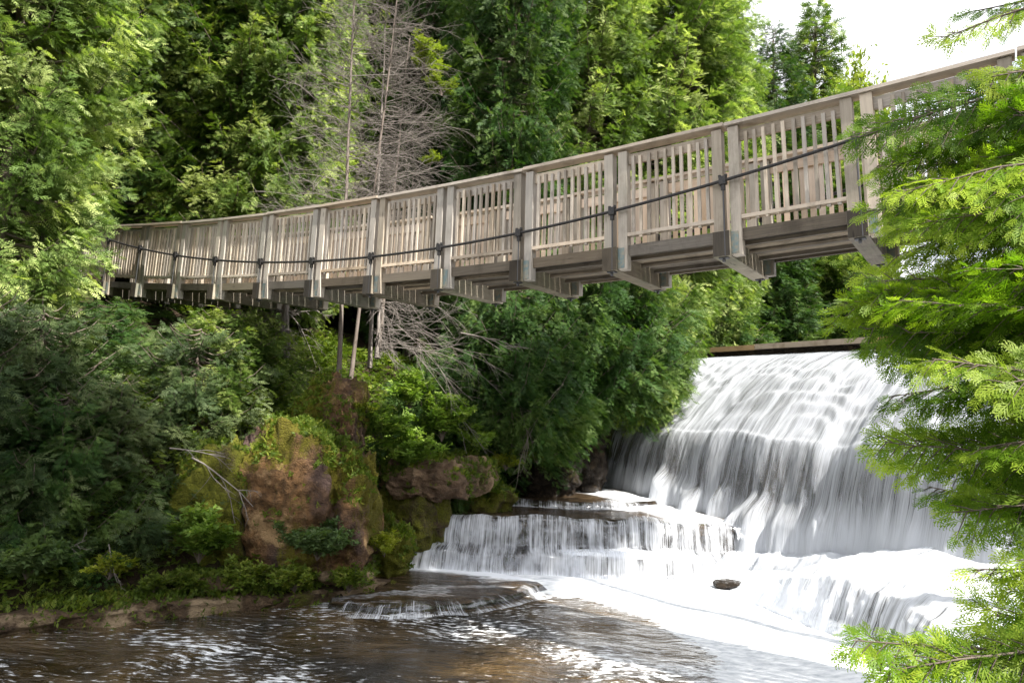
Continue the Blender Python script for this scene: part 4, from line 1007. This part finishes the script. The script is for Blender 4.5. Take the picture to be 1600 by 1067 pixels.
# ------------------------------------------------------------------ bright cedar boughs close to the camera
def near_cedar():
    r = RS(400); m = MB(400); pos, dr, nm, sz, tn = [], [], [], [], []
    base = np.array([4.6, 3.6, 1.6])
    root = empty('cedar_tree', tuple(base), 'bright green cedar close by, its sunlit sprays hanging across the waterfall and the bridge end', 'cedar tree')
    S = np.linspace(0, 1, 10)[:, None]
    tp = base + np.array([.1, .5, 9.]) * S + r.normal(0, .03, (10, 3)); tp[0, 2] -= .4
    m.tube(tp, np.linspace(.17, .05, 10), 12)
    # bough tips as (px, py, depth), and how far the sprays spread
    tips = [(1350, 215, 5.0, 1.), (1420, 300, 4.6, 1.), (1365, 330, 5.2, .9), (1395, 400, 4.9, .9), (1312, 480, 4.9, 1.), (1345, 545, 5.0, 1.), (1400, 470, 4.4, 1.), (1330, 690, 4.6, 1.), (1325, 705, 4.9, .7), (1385, 620, 4.4, 1.),
            (1375, 760, 4.5, .8), (1420, 800, 4.3, 1.), (1450, 890, 4.2, .7), (1470, 960, 4.1, 1.), (1500, 1040, 4.0, 1.), (1318, 1000, 4.0, .7), (1360, 1050, 3.9, .8), (1480, 60, 4.9, .6), (1560, 120, 4.6, .8), (1520, 20, 5.0, .5),
            (1450, 560, 4.1, 1.), (1480, 700, 4.0, 1.), (1520, 420, 4.2, 1.), (1560, 300, 4.3, 1.), (1540, 880, 3.8, 1.), (1560, 600, 3.8, 1.), (1580, 760, 3.7, 1.), (1470, 350, 4.8, 1.), (1500, 250, 4.9, .8), (1580, 1000, 3.7, 1.), (1580, 180, 4.5, .9), (1420, 700, 4.6, 1.),
            (1350, 440, 5.3, 1.), (1370, 500, 5.4, 1.), (1390, 560, 5.2, 1.), (1440, 400, 5.3, 1.), (1450, 480, 5.1, 1.), (1500, 520, 5.0, 1.), (1400, 350, 5.4, 1.), (1470, 620, 5.0, 1.), (1450, 760, 4.9, .8), (1490, 820, 4.7, 1.),
            (1530, 700, 4.8, 1.), (1540, 620, 5.0, 1.), (1560, 500, 4.9, 1.), (1560, 400, 5.0, 1.), (1500, 920, 4.4, 1.), (1550, 960, 4.2, 1.), (1520, 330, 5.2, 1.), (1400, 1040, 4.0, .7), (1590, 860, 4.3, 1.), (1380, 260, 5.3, .9), (1450, 200, 5.2, .7), (1330, 470, 5.1, 1.), (1345, 515, 4.9, 1.), (1375, 450, 4.7, 1.), (1400, 520, 4.7, 1.), (1410, 260, 5.0, 1.), (1460, 300, 4.9, 1.), (1400, 310, 5.1, 1.), (1440, 350, 4.6, 1.), (1500, 380, 4.6, 1.), (1540, 250, 4.7, .9), (1560, 350, 4.7, 1.)]
    for k, (px, py, d, w) in enumerate(tips):
        px += (-10 if py < 380 else 6 if py < 640 else 50 if py < 740 else 75) if not (px < 1420 and py > 980) else 15
        e = at(px, py, d); h = e[2] + r.uniform(-.35, .55)
        o = np.array([np.interp(h, tp[:, 2], tp[:, 0]), np.interp(h, tp[:, 2], tp[:, 1]), h])
        S = np.linspace(0, 1, 14)[:, None]
        pts = o + (e - o) * S + UPV * (.22 * np.sin(np.pi * S)) * r.uniform(-.3, .8) + r.normal(0, .012, (14, 3)) * np.sin(np.pi * S)
        m.tube(pts, np.linspace(.020, .003, 14), 6)
        ax = (e - o) / np.linalg.norm(e - o); side = np.cross(ax, UPV); side /= np.linalg.norm(side)
        pl = UPV * r.uniform(.15, .8) + side * r.uniform(-1., 1.) + np.array([-.2, -.9, 0]) * r.uniform(.3, 1.); pl -= ax * (pl @ ax); pl /= np.linalg.norm(pl); side = np.cross(ax, pl)
        Lb = np.linalg.norm(e - o); bt = r.uniform(.10, .80)
        nsb = int(Lb * 19)
        for j in range(nsb):
            s = .28 + .72 * (j + .5) / nsb; p = np.array([np.interp(s, S[:, 0], pts[:, i]) for i in range(3)])
            sg = 1 if j % 2 else -1; ang = sg * r.uniform(.5, .95); l = w * (.50 * (1.02 - s) ** .7 + .10) * r.uniform(.7, 1.15)
            d2 = ax * math.cos(ang) + side * math.sin(ang) - UPV * r.uniform(.05, .4) + pl * r.normal(0, .12); d2 /= np.linalg.norm(d2)
            q = p + d2 * l * np.linspace(0, 1, 5)[:, None] - UPV * (.18 * l) * (np.linspace(0, 1, 5) ** 2)[:, None]
            m.tube(q, np.linspace(.005, .002, 5), 3)
            nf = max(3, int(l / .034)); f = (np.arange(nf) + .5) / nf
            pp = np.column_stack([np.interp(f, np.linspace(0, 1, 5), q[:, i]) for i in range(3)])
            s2 = np.cross(d2, pl); s2 /= np.linalg.norm(s2)
            al = np.where(np.arange(nf) % 2, 1, -1) * r.uniform(.35, .9, nf); al[-1] = 0
            dd = d2[None] * np.cos(al)[:, None] + s2[None] * np.sin(al)[:, None] - UPV * r.uniform(.0, .35, (nf, 1)) + r.normal(0, .10, (nf, 3))
            pos.append(pp); dr.append(dd); nm.append(pl[None] + r.normal(0, .40, (nf, 3))); sz.append(r.uniform(.085, .16, nf) * (1.1 - .3 * f)); tn.append(np.clip(bt + .12 * r.randn(nf) + .55 * (s - .65) + .28 * (f - .3), 0, 1))  # inner sprays tinted darker than the tips: self-shade put into the colour
    pos, dr, nm, sz, tn = [np.concatenate(x) for x in (pos, dr, nm, sz, tn)]
    a_ = pos[:, 0] / np.maximum(pos[:, 1], .1)                 # thin the far side of the crown, well away from the water
    kp = (a_ < .80) | (r.rand(len(pos)) < .3)
    pos, dr, nm, sz, tn = pos[kp], dr[kp], nm[kp], sz[kp], tn[kp]
    V, Q, T = place(FR_FINE, pos, dr, nm, sz, tn, r)
    m.build('trunk', M['bark'], root, smooth=True)
    link('crown', np_mesh('near_crown', V - base, Q, M['cedar_near'], T), root)
near_cedar()

# ------------------------------------------------------------------ camera, sky, sun
cam = bpy.data.cameras.new('camera'); co = bpy.data.objects.new('camera', cam); COL.objects.link(co)
cp, sp, cr, sr = math.cos(PITCH), math.sin(PITCH), math.cos(ROLL), math.sin(ROLL)
xh, uh, fh = np.array([1, 0, 0.]), np.array([0, -sp, cp]), np.array([0, cp, sp])
rt, up = cr * xh - sr * uh, sr * xh + cr * uh
mw = Matrix.Identity(4)
for i in range(3): mw[i][0], mw[i][1], mw[i][2] = rt[i], up[i], -fh[i]
mw[2][3] = CAMZ
co.matrix_world = mw
cam.sensor_width = 36; cam.lens = F / 1600 * 36; cam.clip_end = 2000; cam.clip_start = .05
scene.camera = co
SUN = np.array([.741, -.671]); EL = math.radians(50)
sd = np.array([SUN[0] * math.cos(EL), SUN[1] * math.cos(EL), math.sin(EL)]); sd /= np.linalg.norm(sd)
lt = bpy.data.lights.new('sun', 'SUN'); lt.energy = 5.0; lt.angle = math.radians(.5); lt.color = (1, .95, .87)
lo = bpy.data.objects.new('sun', lt); COL.objects.link(lo); lo.rotation_euler = Vector(sd).to_track_quat('Z', 'Y').to_euler()
w = bpy.data.worlds.new('World'); scene.world = w; w.use_nodes = True
nt = w.node_tree; nt.nodes.clear(); t = NT(nt)
sky = t.n('ShaderNodeTexSky', sky_type='NISHITA', sun_disc=False)
sky.sun_elevation = EL; sky.sun_rotation = math.atan2(sd[0], sd[1])
gen = t.n('ShaderNodeTexCoord').outputs['Generated']
cn = t.noise(t.mapping(gen, (1, 1, 1.8)), 2.4, 6, .6)
mask = t.ramp(cn, [(.26, (0, 0, 0)), (.46, (1, 1, 1))])
cl = t.ramp(t.noise(gen, 5., 5, .6), [(.32, (5.0, 5.0, 5.35)), (.60, (10.5, 10.5, 10.8))])
bg = t.n('ShaderNodeBackground', ins={'Color': t.mix(mask, sky.outputs[0], cl), 'Strength': .085})
o = t.n('ShaderNodeOutputWorld'); nt.links.new(bg.outputs[0], o.inputs[0])
scene.view_settings.view_transform = 'Standard'; scene.view_settings.look = 'None'
scene.view_settings.exposure = 1.45; scene.view_settings.gamma = 1
scene.cycles.max_bounces = 8; scene.cycles.transparent_max_bounces = 16
scene.cycles.use_denoising = True
